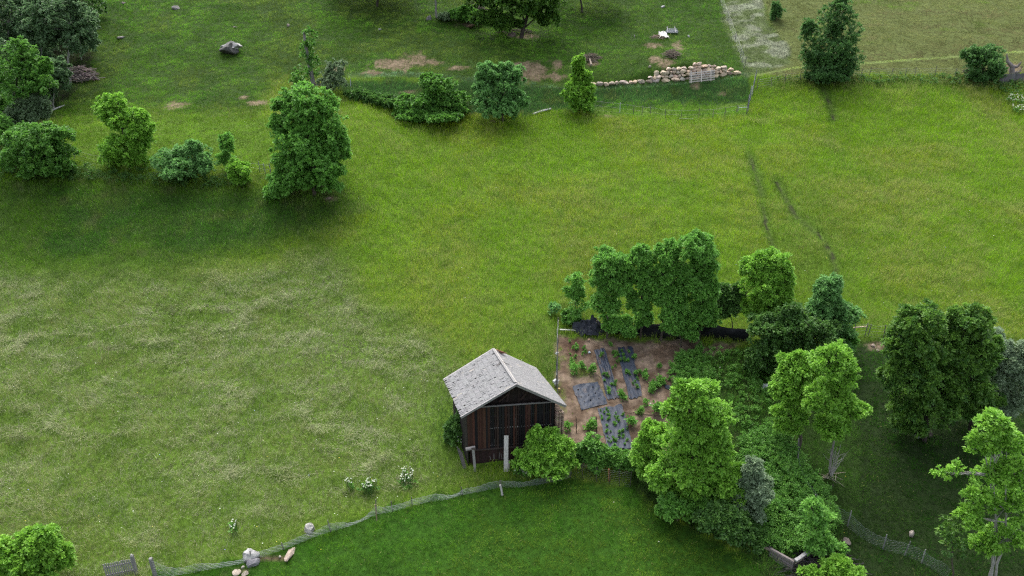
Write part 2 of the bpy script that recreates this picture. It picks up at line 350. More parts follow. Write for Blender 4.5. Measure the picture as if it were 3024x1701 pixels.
def tag(o, label, cat, group=None, kind=None):
    if label: o['label'] = label
    if cat: o['category'] = cat
    if group: o['group'] = group
    if kind: o['kind'] = kind
    return o
def thing(name, loc, label, cat, group=None):
    o = bpy.data.objects.new(name, None); C.objects.link(o); o.location = loc; o.empty_display_size = .3
    return tag(o, label, cat, group)
def single(name, mb, mat, loc, label, cat, group=None, smooth=False):
    o = mb.build(name, mat, None, smooth); o.location = loc
    return tag(o, label, cat, group)

# ------------------------------------------------------------------ ground
def build_ground():
    xs = np.concatenate([np.arange(-190, -62, 6.), np.arange(-62, 80, .32), np.arange(80, 196, 6.)])
    ys = np.concatenate([np.arange(-90, 24, 6.), np.arange(24, 122, .26), np.arange(122, 400, 6.)])
    X, Y = np.meshgrid(xs, ys); x, y = X.ravel(), Y.ravel()
    z = zones(x, y)
    v = np.stack([x, y, z['z']], 1)
    nx, ny = len(xs), len(ys)
    i, j = np.meshgrid(np.arange(nx - 1), np.arange(ny - 1)); a = (j * nx + i).ravel()
    f = np.stack([a, a + 1, a + nx + 1, a + nx], 1)
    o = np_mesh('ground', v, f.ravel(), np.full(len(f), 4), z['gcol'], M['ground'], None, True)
    o['kind'] = 'structure'
build_ground()

# ------------------------------------------------------------------ grass
BARN_O = Vector((.254, 39.70, 0)); BYAW, BFRONT = .333, .115      # the old barn is out of square: side walls and front wall directions
def barn_local(x, y):
    dx, dy = x - BARN_O.x, y - BARN_O.y
    a, b, c, d = math.cos(BFRONT), -math.sin(BYAW), math.sin(BFRONT), math.cos(BYAW)
    k = a * d - b * c
    return (d * dx - b * dy) / k, (a * dy - c * dx) / k
SHEETS = []
def build_grass():
    n0 = 5200000
    yy = rng.uniform(26.5, 124, n0)
    zz = np.interp(yy, _dy, _dh); dep = yy * CS - zz * SN
    wid = .80 * dep + 6
    xx = rng.uniform(-1, 1, n0) * wid
    keep = rng.random(n0) < (wid / wid.max()) * np.clip((40 / dep), 0, 1) ** .75 * 1.0
    xx, yy = xx[keep], yy[keep]
    lx, ly = barn_local(xx, yy)
    inb = (lx > -3.3) & (lx < 3.0) & (ly > .35) & (ly < 4.3)
    xx, yy = xx[~inb], yy[~inb]
    parts = []; keys = ('z', 'dep', 'col', 'seed', 'ss', 'hgt', 'lean', 'ldir', 'lod', 'n2')
    for c0 in range(0, len(xx), 300000):
        xa, ya = xx[c0:c0 + 300000], yy[c0:c0 + 300000]
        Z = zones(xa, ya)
        k = rng.random(len(xa)) < Z['cov']
        for poly in SHEET_PX:
            k &= ~(seg_poly_sd(Z['px'], Z['py'], poly) > -2) | (rng.random(len(xa)) < .03)
        d_ = {q: Z[q][k].astype(np.float32) for q in keys}; d_['x'] = xa[k].astype(np.float32); d_['y'] = ya[k].astype(np.float32); parts.append(d_)
    Z = {q: np.concatenate([p_[q] for p_ in parts]) for q in parts[0]}; del parts
    xx, yy = Z['x'], Z['y']; n = len(xx)
    print('blades', n)
    dep = Z['dep']; sc = (dep / 45) ** .75
    h = Z['hgt'] * rng.uniform(.55, 1.25, n) * (1 + .35 * (Z['n2'] - .5))
    is_seed = rng.random(n) < Z['ss']
    h = np.where(is_seed, h * 1.2, h)
    wd = (.0145 + .05 * np.clip(.35 - Z['hgt'], 0, .3)) * sc * rng.uniform(.7, 1.4, n) * np.where(is_seed, .9, 1)
    th = np.clip(Z['lean'] + rng.normal(0, .33, n), 0, 1.45)
    lodged = Z['lod']
    ang = np.where(rng.random(n) < .25 + .65 * lodged, Z['ldir'] + rng.normal(0, .75, n), rng.uniform(0, 6.283, n))
    d = np.stack([np.cos(ang), np.sin(ang) - 0.0, np.zeros(n)], 1)
    up = np.array([0, -.12, 1.0]); 
    a2 = rng.uniform(0, 6.283, n); s = np.stack([np.cos(a2), np.sin(a2), np.zeros(n)], 1) * (wd / 2)[:, None]
    p = np.stack([xx, yy, Z['z'] - .03], 1)
    mid = p + (h * .5)[:, None] * (np.cos(th * .6)[:, None] * up + np.sin(th * .6)[:, None] * d)
    t2 = np.minimum(th * 1.35, 1.9)
    tip = mid + (h * .5)[:, None] * (np.cos(t2)[:, None] * up + np.sin(t2)[:, None] * d)
    v = np.empty((n, 4, 3), np.float32)
    sw = np.where(is_seed, 1.5, 1.0)[:, None]
    v[:, 0] = p; v[:, 1] = mid + s * sw; v[:, 2] = tip; v[:, 3] = mid - s * sw
    br = rng.uniform(.82, 1.18, n)[:, None]
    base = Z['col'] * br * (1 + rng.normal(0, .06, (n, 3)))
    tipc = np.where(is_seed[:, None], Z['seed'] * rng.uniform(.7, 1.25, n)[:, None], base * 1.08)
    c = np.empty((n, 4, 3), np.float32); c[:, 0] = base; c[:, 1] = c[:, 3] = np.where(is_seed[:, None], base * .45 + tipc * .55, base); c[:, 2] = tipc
    lawn = (Z['hgt'] < .30)
    del mid, tip, base, tipc, p, d, s
    for nm, msk, lab in (('meadow_grass', ~lawn, 'tall flowering meadow grass, partly flattened by wind and rain'), ('pasture_grass', lawn, 'short grazed and mown grass')):
        idx = np.where(msk)[0]; m = len(idx)
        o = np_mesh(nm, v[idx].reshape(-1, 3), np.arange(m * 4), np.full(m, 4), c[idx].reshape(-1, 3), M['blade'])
        tag(o, lab, 'grass', None, 'stuff')
SHEET_PX = []
def zp(x, y): return S(1630 + x / 3.083, 950 + y / 3.083)
SHEET_Q = [  # (corners: back-left, back-right, front-right, front-left), label, has planting holes
    ([zp(185, 592), zp(418, 552), zp(510, 752), zp(270, 808)], 'bare square of black weed fabric with planting holes beside the barn', 'square'),
    ([zp(415, 800), zp(635, 757), zp(745, 1168), zp(505, 1150)], 'long sheet of black weed fabric dotted with seedlings at the foot of the garden', 'seed'),
    ([zp(385, 262), zp(480, 245), zp(615, 700), zp(505, 712)], 'narrow left strip of black weed fabric half hidden by plants', 'strip'),
    ([zp(590, 235), zp(730, 240), zp(820, 690), zp(700, 708)], 'narrow right strip of black weed fabric with rows of bushy plants', 'strip'),
    ([zp(1020, 575), zp(1080, 588), zp(1078, 628), zp(1032, 612)], 'small scrap of black weed fabric on soil behind the tall ash', 'scrap')]
SHEET_PX = [q[0] for q in SHEET_Q]
build_grass()

# ------------------------------------------------------------------ trees
LEAF_GAIN = np.array([1.85, 2.02, 1.85])
STY = {
    'ash': dict(c1=(.050, .120, .020), c2=(.088, .182, .030), l=.21, w=0.119, r=.40, k=76),
    'ashyellow': dict(c1=(.062, .135, .014), c2=(.125, .225, .028), l=.20, w=0.115, r=.38, k=76),
    'ashdark': dict(c1=(.024, .060, .010), c2=(.068, .125, .018), l=.21, w=0.123, r=.42, k=74),
    'ashgrey': dict(c1=(.048, .108, .028), c2=(.088, .172, .052), l=.20, w=0.112, r=.40, k=76),
    'bright': dict(c1=(.062, .135, .014), c2=(.115, .205, .024), l=.20, w=0.126, r=.36, k=66),
    'dark': dict(c1=(.020, .050, .010), c2=(.050, .10, .020), l=.15, w=0.140, r=.40, k=80),
    'mid': dict(c1=(.036, .090, .015), c2=(.072, .15, .024), l=.15, w=0.140, r=.38, k=80),
    'silver': dict(c1=(.070, .100, .055), c2=(.125, .155, .100), l=.15, w=.10, r=.38, k=84),
    'grey': dict(c1=(.048, .075, .036), c2=(.092, .12, .068), l=.15, w=0.098, r=.38, k=84),
    'birch': dict(c1=(.036, .066, .028), c2=(.074, .114, .054), l=.17, w=0.154, r=.46, k=72),
    'conifer': dict(c1=(.028, .066, .018), c2=(.054, .108, .030), l=.2, w=0.084, r=.3, k=50),
}
def unit(v): return v / (np.linalg.norm(v, axis=1, keepdims=True) + 1e-9)
def leaf_quads(cen, dirs, L, Wd, colr, face):
    n = len(cen)
    side = unit(np.cross(dirs, unit(rng.normal(0, .3, (n, 3)) + face)))       # leaves turn their upper side to the open sky
    nrm = np.cross(side, dirs)
    tip = cen + dirs * L[:, None] - np.array([0, 0, 1]) * (L * .12)[:, None]
    mid = cen + dirs * (L * .45)[:, None] + nrm * (L * .06)[:, None]
    v = np.empty((n, 4, 3), np.float32)
    v[:, 0] = cen; v[:, 1] = mid + side * (Wd / 2)[:, None]; v[:, 2] = tip; v[:, 3] = mid - side * (Wd / 2)[:, None]
    c = np.repeat(colr[:, None, :], 4, 1)
    return v.reshape(-1, 3), c.reshape(-1, 3)
def foliage(centres, radii, outward, st, depthk=1.0, dens=1.0):
    """leaf tufts: sub-clump centres (m,3), radius (m,), outward unit (m,3)"""
    m = len(centres); k = max(6, int(st['k'] * dens / depthk ** 1.3))
    per = 12; tn = max(1, round(k / per)); nt_ = m * tn
    ti = np.repeat(np.arange(m), tn)                                   # tufts of leaves at twig ends
    tq = unit(rng.normal(0, 1, (nt_, 3)) + outward[ti] * .8 + (0, 0, .5))
    tp = centres[ti] + tq * (radii[ti] * rng.uniform(.45, 1.0, nt_))[:, None] * np.array([1, 1, .8])
    tt = np.clip((rng.random(m) * .7 + .15)[ti] + rng.normal(0, .22, nt_), 0, 1.2)
    li = np.repeat(np.arange(nt_), per); n = len(li)
    dr = unit(rng.normal(0, .62, (n, 3)) + tq[li] * .75 + outward[ti][li] * .25 + (0, 0, .12))
    pos = tp[li] + dr * .02 + rng.normal(0, .05, (n, 3))
    t = np.clip(tt[li] + rng.normal(0, .12, n), 0, 1.25)[:, None]
    col = (np.array(st['c1']) * (1 - t) + np.array(st['c2']) * t) * LEAF_GAIN
    col = np.clip(col * rng.uniform(.85, 1.15, n)[:, None], 0, 1)
    L = st['l'] * depthk * rng.uniform(.6, 1.25, n); Wd = st['w'] * depthk * rng.uniform(.7, 1.25, n)
    return leaf_quads(pos, dr, L, Wd, col, tq[li] * .55 + (0, 0, .75))
def leaf_mesh(name, v, c, parent):
    n = len(v) // 4
    return np_mesh(name, v, np.arange(n * 4), np.full(n, 4), c, M['leaf'], parent)
def lobes_world(base, lobes):
    out = []; extra = []
    for cx, cy, rx, ry in [l[:4] for l in lobes]:               # small side boughs break the outline of every bough
        if rx > 22 and len(lobes) > 2:
            for q in range(1):
                a_ = random.uniform(-.25, math.pi + .25); f_ = random.uniform(.28, .45)
                extra.append((cx + math.cos(a_) * rx * .82, cy - math.sin(a_) * ry * .80, rx * f_, ry * f_ * 1.1))
    for lb in list(lobes) + extra:
        cx, cy, rx, ry = lb[:4]; off = lb[4] if len(lb) > 4 else None
        dep = base.y * CS - base.z * SN
        rx *= 1.09; ry *= 1.03; a = rx / F * dep
        Y = base.y + (off if off is not None else random.uniform(-.25, .25) * a)
        u, dy, dz = ray(cx, cy); t = Y / float(dy)
        ztop, zbot = float(z_on_plane(cx, cy - ry, Y)), float(z_on_plane(cx, cy + ry, Y))
        out.append((np.array([float(u) * t, Y, (ztop + zbot) / 2]), np.array([a, a * .85, (ztop - zbot) / 2])))
    return out
def tree(name, style, basepx, lobes, label, cat='tree', group=None, trunk=.14, tcol=(.10, .085, .065), dens=1.0, stems=1, limbs=10, crown_name='crown', fill=1.0):
    st = STY[style]
    b = P1(*basepx)
    root = thing(name, b, label, cat, group)
    dep = b.y * CS - b.z * SN
    dk = float(np.clip(dep / 58, 1, 1.7))
    LW = lobes_world(b, lobes)
    cs, rs, os_ = [], [], []
    BW = []; BW_core = {}
    for cen, rad in LW:                     # every lobe is a core with boughs bulging out of it
        big = rad.max() > .75
        core = rad * (.72 if big else 1.0); BW.append((cen, core))
        if big:
            BW_core[id(cen)] = core
            nb = random.randint(6, 9); ph = random.uniform(0, 6.28)
            for q in range(nb):
                zc = 1 - 1.75 * (q + .5) / nb; a_ = ph + q * 2.4 + random.uniform(-.3, .3); rr_ = math.sqrt(max(0, 1 - zc * zc))
                dd_ = np.array([rr_ * math.cos(a_), rr_ * math.sin(a_), zc])
                BW.append((cen + dd_ * rad * random.uniform(.55, .78), rad * random.uniform(.30, .48)))
    for cen, rad in BW:
        r0 = st['r'] * dk ** .5
        r0 = min(r0, max(rad.min() * .58, .16))
        area = 4 * math.pi * ((rad[0] * rad[1]) ** 1.6 / 3 + (rad[0] * rad[2]) ** 1.6 / 3 + (rad[1] * rad[2]) ** 1.6 / 3) ** (1 / 1.6)
        m = max(4, int((.34 if rad is BW_core.get(id(cen)) else .80) * fill * area / (r0 * r0 * 2.4)))
        d = unit(rng.normal(0, 1, (m * 2, 3))); d = d[d[:, 2] > -.75][:m]; m = len(d)
        rr = np.where(rng.random(m) < .78, rng.uniform(.72, 1.0, m), rng.uniform(.25, .72, m))
        rr *= .88 + .26 * vnoise(d[:, 0] * 2.3 + cen[0], d[:, 2] * 2.3 + cen[2], 5)
        rr = np.where(rng.random(m) < .16, rr * rng.uniform(1.1, 1.45, m), rr)         # shoots standing out of the outline
        keep = vnoise(d[:, 0] * 2.6 + cen[1] * 3, d[:, 2] * 2.6 + d[:, 1] * 2.6, 9) > .25
        pc = cen + d * rad * rr[:, None] * (1 - .28 * r0 / rad)
        pc, d = pc[keep], d[keep]
        g = Hz(pc[:, 0], pc[:, 1]) + .08
        pc[:, 2] = np.maximum(pc[:, 2], g + .1)
        cs.append(pc); rs.append(r0 * rng.uniform(.6, 1.2, len(pc))); os_.append(d)
    cs = np.concatenate(cs); rs = np.concatenate(rs); os_ = np.concatenate(os_)
    bl = np.array(b)
    v, c = foliage(cs - bl, rs, os_, st, dk, dens)
    leaf_mesh(crown_name, v, c, root)
    # trunk, limbs to every lobe, twigs to sub-clumps
    mb = MB()
    top = max(LW, key=lambda q: q[0][2])[0] - bl
    for sidx in range(stems):
        ox = (sidx - (stems - 1) / 2) * trunk * 3
        tgt = top if stems == 1 else LW[sidx % len(LW)][0] - bl
        pts = []; rad = []
        for i in range(7):
            t = i / 6
            pts.append(Vector((ox + (tgt[0] - ox) * t ** 1.4 + random.uniform(-.06, .06) * (i > 0) * tgt[2] * .3, tgt[1] * t ** 1.4 + random.uniform(-.05, .05) * (i > 0), -.15 + (tgt[2] + .15) * t)))
            rad.append(trunk * (1 - .78 * t))
        mb.tube(pts, rad, tcol, 7)
        for cen, rd in LW[:len(lobes)]:
            e = Vector(cen - bl)
            zf = max(.15, min(.8, (e.z - rd[2] * .9) / max(tgt[2], .5)))
            i = min(5, int(zf * 6)); s = pts[i].lerp(pts[i + 1], zf * 6 - i) if i < 6 else pts[6]
            mdl = s.lerp(e, .5) + Vector((0, 0, .12 * rd[2]))
            mb.tube([s, mdl, e], [trunk * .45, trunk * .28, trunk * .1], tcol, 5)
    sel = rng.choice(len(cs), min(len(cs), limbs * len(LW)), replace=False)
    for i in sel:
        e = Vector(cs[i] - bl)
        s = min(LW, key=lambda q: np.linalg.norm((q[0] - cs[i]) / q[1]))
        a = Vector(s[0] - bl); a.z -= s[1][2] * .4
        mb.tube([a, a.lerp(e, .5) + Vector((0, 0, .1)), e], [trunk * .16, trunk * .1, .012], tcol, 4)
    mb.build('trunk' if cat == 'tree' else 'stems', M['bark'], root)
    return root

PALE = (.34, .33, .30); GREYB = (.22, .21, .19)
# woodland edge, top left
WG = 'trees at the woodland edge'
tree('birch_tree', 'birch', (178, 212), [(170, 55, 62, 58), (140, 15, 60, 50), (205, 100, 36, 46), (140, 92, 40, 30), (120, 60, 46, 46)], 'tall dark birch with pale double trunk beside the woodpile', 'tree', WG, .15, PALE)
tree('birch_tree', 'birch', (20, 165), [(20, 30, 66, 66), (75, 10, 50, 56), (10, 90, 50, 40)], 'grey hazy tree in the top corner of the woodland', 'tree', WG, .14, PALE)
tree('birch_tree', 'birch', (108, 190), [(95, 120, 48, 58), (78, 60, 40, 40), (110, 165, 30, 30)], 'thin pale-stemmed tree between the tall birch and the corner wood', 'tree', WG, .1, PALE)
tree('woodland_tree', 'mid', (40, 335), [(45, 210, 58, 80), (88, 195, 44, 56), (12, 285, 44, 46), (60, 140, 36, 40)], 'broad fresh green tree in front of the birches', 'tree', WG, .16)
tree('birch_tree', 'birch', (205, 150), [(200, 95, 34, 44), (215, 60, 30, 40)], 'dark birch right of the tall birch at the woodland front', 'tree', WG, .09, PALE)
tree('birch_tree', 'birch', (70, 260), [(70, 205, 56, 56), (30, 150, 46, 50), (100, 240, 30, 30)], 'dense grey-green tree filling the middle of the woodland', 'tree', WG, .12, PALE)
tree('woodland_tree', 'dark', (60, 110), [(60, 50, 60, 60), (130, 30, 40, 50)], 'dark tree deep inside the woodland behind the birches', 'tree', WG, .14)
tree('woodland_shrub', 'mid', (40, 395), [(40, 350, 50, 40), (0, 330, 40, 44)], 'dark green shrub between the woodland and the wide bush', 'shrub', WG, .06)
tree('birch_tree', 'birch', (133, 275), [(130, 195, 34, 44), (152, 180, 24, 32), (112, 225, 24, 30)], 'slender birch clump with three white stems above the fallen log', 'tree', WG, .07, PALE, stems=3)
tree('woodland_shrub', 'grey', (62, 345), [(72, 280, 44, 34), (36, 305, 44, 30), (95, 262, 26, 24)], 'pale grey-green shrub below the white birch stems', 'shrub', WG, .07, dens=.8)
tree('woodland_tree', 'dark', (232, 56), [(226, 10, 34, 44)], 'small dark tree at the upper end of the woodland', 'tree', WG, .12)
tree('woodland_tree', 'dark', (4, 275), [(2, 165, 52, 66), (-20, 240, 40, 50)], 'dark tree cut by the left edge of the picture', 'tree', WG, .14)
tree('hazel_bush', 'mid', (98, 446), [(55, 400, 58, 40), (140, 395, 52, 36), (95, 345, 72, 36), (115, 422, 58, 22)], 'wide spreading bush below the woodland at the end of the hedge', 'bush', None, .08, stems=3, limbs=8)
# hedge line on the left bank
tree('ash_tree', 'ashyellow', (326, 425), [(282, 280, 36, 38), (318, 312, 48, 40), (352, 340, 32, 34), (312, 372, 52, 34), (290, 400, 30, 26), (345, 400, 28, 24)], 'leaning young ash with bright leaves in the left hedge', 'tree', None, .12)
tree('hawthorn_bush', 'ashgrey', (478, 452), [(430, 408, 40, 34), (495, 402, 40, 38), (465, 425, 56, 28)], 'low soft green bush between the leaning ash and the saplings', 'bush', None, .05, dens=.75)
tree('ash_sapling', 'ash', (568, 442), [(572, 362, 15, 26), (566, 398, 20, 22)], 'spindly ash sapling with sparse leaves on the left bank', 'sapling', None, .035, dens=.55, limbs=6)
tree('elder_bush', 'ashyellow', (600, 468), [(600, 430, 24, 24), (606, 452, 18, 14)], 'small bright round bush at the foot of the sapling', 'bush', None, .04)
tree('ash_tree', 'ash', (792, 490), [(768, 258, 60, 50), (812, 300, 46, 56), (735, 308, 44, 50), (775, 350, 82, 58), (790, 412, 82, 54), (815, 455, 56, 36), (740, 425, 48, 44), (838, 375, 32, 58)], 'large dense ash standing alone at the right end of the left bank', 'tree', None, .22, limbs=6)
tree('ash_tree', 'ash', (712, 492), [(722, 462, 42, 26), (690, 488, 30, 16)], 'low drooping ash growth at the foot of the large ash', 'bush', None, .05)
# ivy snag
def ivy_snag():
    b = P1(790, 222); r = thing('dead_tree', b, 'dead tree stump column wrapped in ivy above the large ash', 'dead tree')
    ztop = float(z_on_plane(776, 76, b.y)) - b.z
    m = MB(); m.tube([(0, 0, -.2), (-.2, 0, ztop * .35), (-.45, 0, ztop * .7), (-.5, 0, ztop * .97)], [.34, .27, .22, .14], (.25, .235, .22), 9)
    for k in range(7): m.tube([(.1, -.2, .5), (.6 + .3 * k, -.4 - .1 * k, .9 - .12 * k), (1.2 + .3 * k, -.6, .1)], [.04, .03, .015], (.2, .17, .14), 4)
    m.build('trunk', M['bark'], r)
    LW = lobes_world(b, [(778, 95, 17, 25, -.05), (770, 128, 14, 28, -.1), (790, 165, 13, 28, -.1), (760, 185, 22, 20, -.2), (748, 205, 18, 12, -.2)])
    cs, rs, os_ = [], [], []
    for cen, rad in LW:
        d = unit(rng.normal(0, 1, (34, 3))); cs.append(cen + d * rad * rng.uniform(.5, .95, (34, 1)) - np.array(b)); rs.append(rng.uniform(.18, .34, 34)); os_.append(d)
    v, c = foliage(np.concatenate(cs), np.concatenate(rs), np.concatenate(os_), dict(STY['mid'], k=40), 1.5)
    leaf_mesh('ivy', v, c, r)
ivy_snag()
tree('willow_bush', 'grey', (838, 238), [(845, 175, 26, 26), (835, 205, 34, 28)], 'thin greyish bush right of the ivy-covered dead tree', 'bush', None, .05, dens=.7)
# terrace
for bx, by, lob, lab in [((905), 250, [(905, 240, 34, 13)], 'dark low bramble mound at the left end of the terrace bank'),
                         ((955), 262, [(950, 250, 34, 12)], 'dark low bramble mound in the middle of the terrace bank'),
                         ((1000), 276, [(990, 262, 24, 12)], 'small dark bramble mound touching the dark hazel')]:
    tree('bramble_mound', 'dark', (bx, by), lob, lab, 'bush', 'bramble mounds on the terrace bank', .03)
tree('hazel_bush', 'mid', (1085, 297), [(1100, 220, 40, 32), (1055, 262, 62, 30), (1130, 262, 54, 34), (1030, 278, 36, 18), (1085, 285, 80, 14)], 'broad dark hazel below the bare earth of the terrace', 'bush', None, .07, stems=3)
tree('ash_tree', 'ashgrey', (1266, 308), [(1232, 185, 30, 26), (1282, 185, 32, 28), (1262, 228, 58, 40), (1250, 272, 56, 34), (1295, 262, 32, 30)], 'round pale green ash on the terrace bank right of the hazel', 'tree', None, .11)
tree('ash_tree', 'bright', (1458, 286), [(1455, 165, 14, 24), (1462, 195, 20, 24), (1452, 235, 30, 30), (1464, 258, 30, 28), (1480, 228, 14, 18)], 'slim bright column-shaped tree left of the stone wall', 'tree', None, .08)
# top trees
tree('ash_tree', 'ashdark', (1310, 96), [(1300, 10, 74, 50), (1350, -30, 90, 60), (1240, -20, 66, 50), (1375, 30, 30, 48), (1225, 48, 34, 22), (1270, 60, 40, 20)], 'large dark tree cut by the top edge above the terrace', 'tree', None, .3, (.06, .05, .042), fill=1.5)
tree('ash_tree', 'ashdark', (948, 18), [(900, -60, 90, 50), (970, -70, 80, 50)], 'tree of which only a dark trunk foot shows at the top edge', 'tree', None, .2, (.055, .045, .04))
tree('birch_tree', 'birch', (1099, 46), [(1090, -80, 60, 56), (1130, -60, 50, 46)], 'tree with a bare pale grey trunk at the top edge', 'tree', None, .19, GREYB)
tree('ash_tree', 'ashdark', (1464, 32), [(1450, -70, 80, 52), (1510, -60, 60, 46)], 'tree with a thin dark trunk right of the large top tree', 'tree', None, .17, (.06, .05, .045))
tree('elder_bush', 'mid', (1170, 56), [(1152, 38, 24, 14), (1190, 42, 30, 14), (1172, 26, 16, 12)], 'dark green bush growing under the heap of twigs at the top', 'bush', None, .04)
tree('elder_bush', 'grey', (1118, 52), [(1120, 42, 15, 8)], 'little grey bush at the foot of the pale trunk', 'bush', None, .03)
# right top
tree('willow_tree', 'conifer', (2095, 204), [(2105, 45, 36, 46), (2060, 95, 38, 48), (2128, 95, 36, 52), (2090, 140, 62, 48), (2120, 168, 42, 30), (2060, 170, 36, 28), (2090, 190, 52, 16)], 'tall blue-green many-stemmed willow on the mown field boundary', 'tree', None, .09, stems=5, dens=1.1, tcol=(.12, .10, .08), crown_name='crown')
tree('spruce_tree', 'conifer', (1952, 52), [(1951, 18, 9, 15), (1953, 34, 15, 16)], 'tiny dark spruce in the pale hay at the top', 'tree', None, .05)
tree('elder_bush', 'conifer', (2478, 208), [(2450, 140, 26, 24), (2490, 140, 28, 26), (2475, 165, 42, 26), (2505, 178, 20, 18), (2470, 195, 36, 12)], 'dark round bush beside the plank fence at the right edge', 'bush', None, .07, stems=3)
# row behind the garden
tree('ash_sapling', 'ash', (1446, 805), [(1448, 706, 17, 18), (1446, 735, 22, 18), (1455, 768, 20, 16)], 'small narrow ash at the left end of the garden row', 'sapling', None, .05)
tree('elder_bush', 'mid', (1437, 818), [(1436, 800, 24, 17)], 'low dark bush at the foot of the small narrow ash', 'bush', None, .03)
tree('ash_sapling', 'ashgrey', (1396, 795), [(1393, 778, 12, 12)], 'tiny pale sapling in the meadow left of the garden corner', 'sapling', None, .02, dens=.6)
tree('ash_tree', 'ash', (1527, 850), [(1535, 662, 38, 32), (1518, 708, 32, 34), (1560, 715, 36, 34), (1522, 768, 34, 28), (1556, 818, 38, 22), (1572, 668, 24, 30)], 'left ash of the garden row with a rounded double crown', 'tree', None, .11)
tree('ash_tree', 'ash', (1611, 852), [(1614, 652, 26, 30), (1618, 700, 30, 32), (1606, 762, 28, 30), (1622, 802, 18, 20)], 'second ash of the garden row, slimmer, between two bigger crowns', 'tree', None, .10)
tree('ash_tree', 'ash', (1662, 856), [(1678, 638, 30, 34), (1674, 694, 30, 34), (1688, 748, 30, 28), (1716, 690, 20, 26), (1655, 735, 24, 40)], 'third ash of the garden row leaning on the tallest', 'tree', None, .12)
tree('ash_tree', 'ash', (1757, 855), [(1748, 624, 42, 36), (1766, 668, 40, 36), (1742, 722, 40, 38), (1778, 738, 30, 46), (1768, 795, 36, 32), (1742, 766, 20, 20)], 'tallest ash of the garden row with the highest round crown', 'tree', None, .14)
tree('ash_tree', 'ash', (1712, 872), [(1698, 795, 36, 32), (1725, 828, 34, 30), (1690, 825, 26, 20)], 'low ash in front of the tallest, hanging over the black tarp', 'tree', None, .07)
tree('rowan_tree', 'dark', (1846, 840), [(1832, 742, 26, 28), (1858, 740, 14, 24), (1838, 772, 34, 24)], 'little dark tree on a bare stem right of the tallest ash', 'tree', None, .05)
tree('ash_tree', 'ashyellow', (1930, 855), [(1900, 672, 30, 30), (1945, 665, 38, 36), (1960, 705, 32, 40), (1915, 720, 44, 40), (1905, 770, 40, 30), (1965, 755, 30, 34)], 'light airy ash with visible upright stems right of the little dark tree', 'tree', None, .10, stems=3, dens=.8)
tree('hawthorn_bush', 'dark', (1990, 950), [(1930, 825, 48, 40), (1990, 820, 58, 46), (2060, 850, 54, 44), (1960, 880, 72, 44), (2030, 905, 62, 36), (1920, 900, 40, 36)], 'broad dark hawthorn thicket at the right corner of the garden', 'bush', None, .1, stems=4)
tree('ash_tree', 'ashgrey', (2098, 895), [(2085, 730, 28, 36), (2080, 775, 44, 36), (2110, 795, 42, 34), (2060, 810, 34, 34), (2100, 845, 46, 36), (2138, 795, 18, 18)], 'pointed grey-green ash behind the hawthorn thicket', 'tree', None, .11)
tree('ash_tree', 'ash', (2128, 905), [(2130, 870, 20, 34)], 'small grey-green shoot right of the pointed ash', 'sapling', None, .05)
tree('ash_tree', 'ashyellow', (2006, 1140), [(2005, 925, 40, 36), (1980, 972, 32, 40), (2020, 975, 40, 42), (1995, 1032, 40, 40), (1982, 1072, 26, 24)], 'left half of the bright yellow-green ash pair below the thicket', 'tree', None, .13, dens=.8)
tree('ash_tree', 'ashyellow', (2088, 1200), [(2092, 905, 42, 36), (2116, 955, 34, 42), (2080, 1005, 44, 40), (2122, 1030, 30, 42), (2095, 1072, 38, 30), (2162, 1028, 20, 11)], 'right half of the bright ash pair on a thin pale trunk', 'tree', None, .09, GREYB, dens=.8)
tree('ash_tree', 'ashdark', (2325, 1108), [(2310, 810, 48, 46), (2290, 870, 50, 46), (2350, 880, 56, 50), (2300, 950, 64, 50), (2370, 960, 52, 50), (2320, 1020, 74, 44), (2290, 1060, 40, 30), (2265, 895, 26, 24)], 'big dark ash over the grey boulder, left crown', 'tree', None, .2, (.05, .04, .035))
tree('ash_tree', 'ashdark', (2440, 1100), [(2430, 815, 52, 44), (2410, 880, 50, 50), (2460, 890, 46, 54), (2430, 960, 62, 54), (2420, 1030, 64, 48), (2470, 1020, 44, 44)], 'big dark ash beside the boulder, right crown with pale edge', 'tree', None, .18, (.05, .04, .035))
tree('willow_tree', 'silver', (2530, 1090), [(2500, 880, 34, 44), (2525, 930, 40, 44), (2560, 900, 34, 40), (2555, 990, 40, 54), (2520, 1030, 34, 44)], 'silvery willow behind the dark ashes at the right edge', 'tree', None, .12)
tree('ash_tree', 'ashyellow', (1765, 1300), [(1750, 998, 46, 40), (1768, 1055, 62, 46), (1742, 1105, 60, 50), (1796, 1130, 42, 60), (1690, 1190, 54, 50), (1770, 1190, 66, 58), (1818, 1222, 44, 54), (1720, 1250, 56, 40), (1690, 1035, 22, 26)], 'tall pointed bright ash in the middle of the garden', 'tree', None, .17, limbs=6)
tree('ash_tree', 'ashyellow', (1655, 1225), [(1640, 1098, 30, 36), (1632, 1150, 40, 44), (1660, 1195, 52, 36)], 'shorter bright ash leaning left out of the tall garden ash', 'tree', None, .1)
tree('ash_tree', 'ashyellow', (1845, 1305), [(1835, 1205, 34, 34), (1860, 1240, 32, 30), (1830, 1260, 40, 30)], 'lower right ash bough mass with yellow tips beside the grey shrub', 'tree', None, .08)
tree('ash_tree', 'ash', (1700, 1310), [(1692, 1275, 38, 26), (1740, 1270, 40, 26), (1790, 1275, 40, 30)], 'low fresh green ash growth overhanging the bottom lawn', 'bush', None, .05)
tree('whitebeam_shrub', 'silver', (1900, 1320), [(1895, 1180, 22, 28), (1905, 1225, 38, 34), (1885, 1262, 40, 30)], 'silver-leaved shrub on the bramble slope', 'shrub', None, .06)
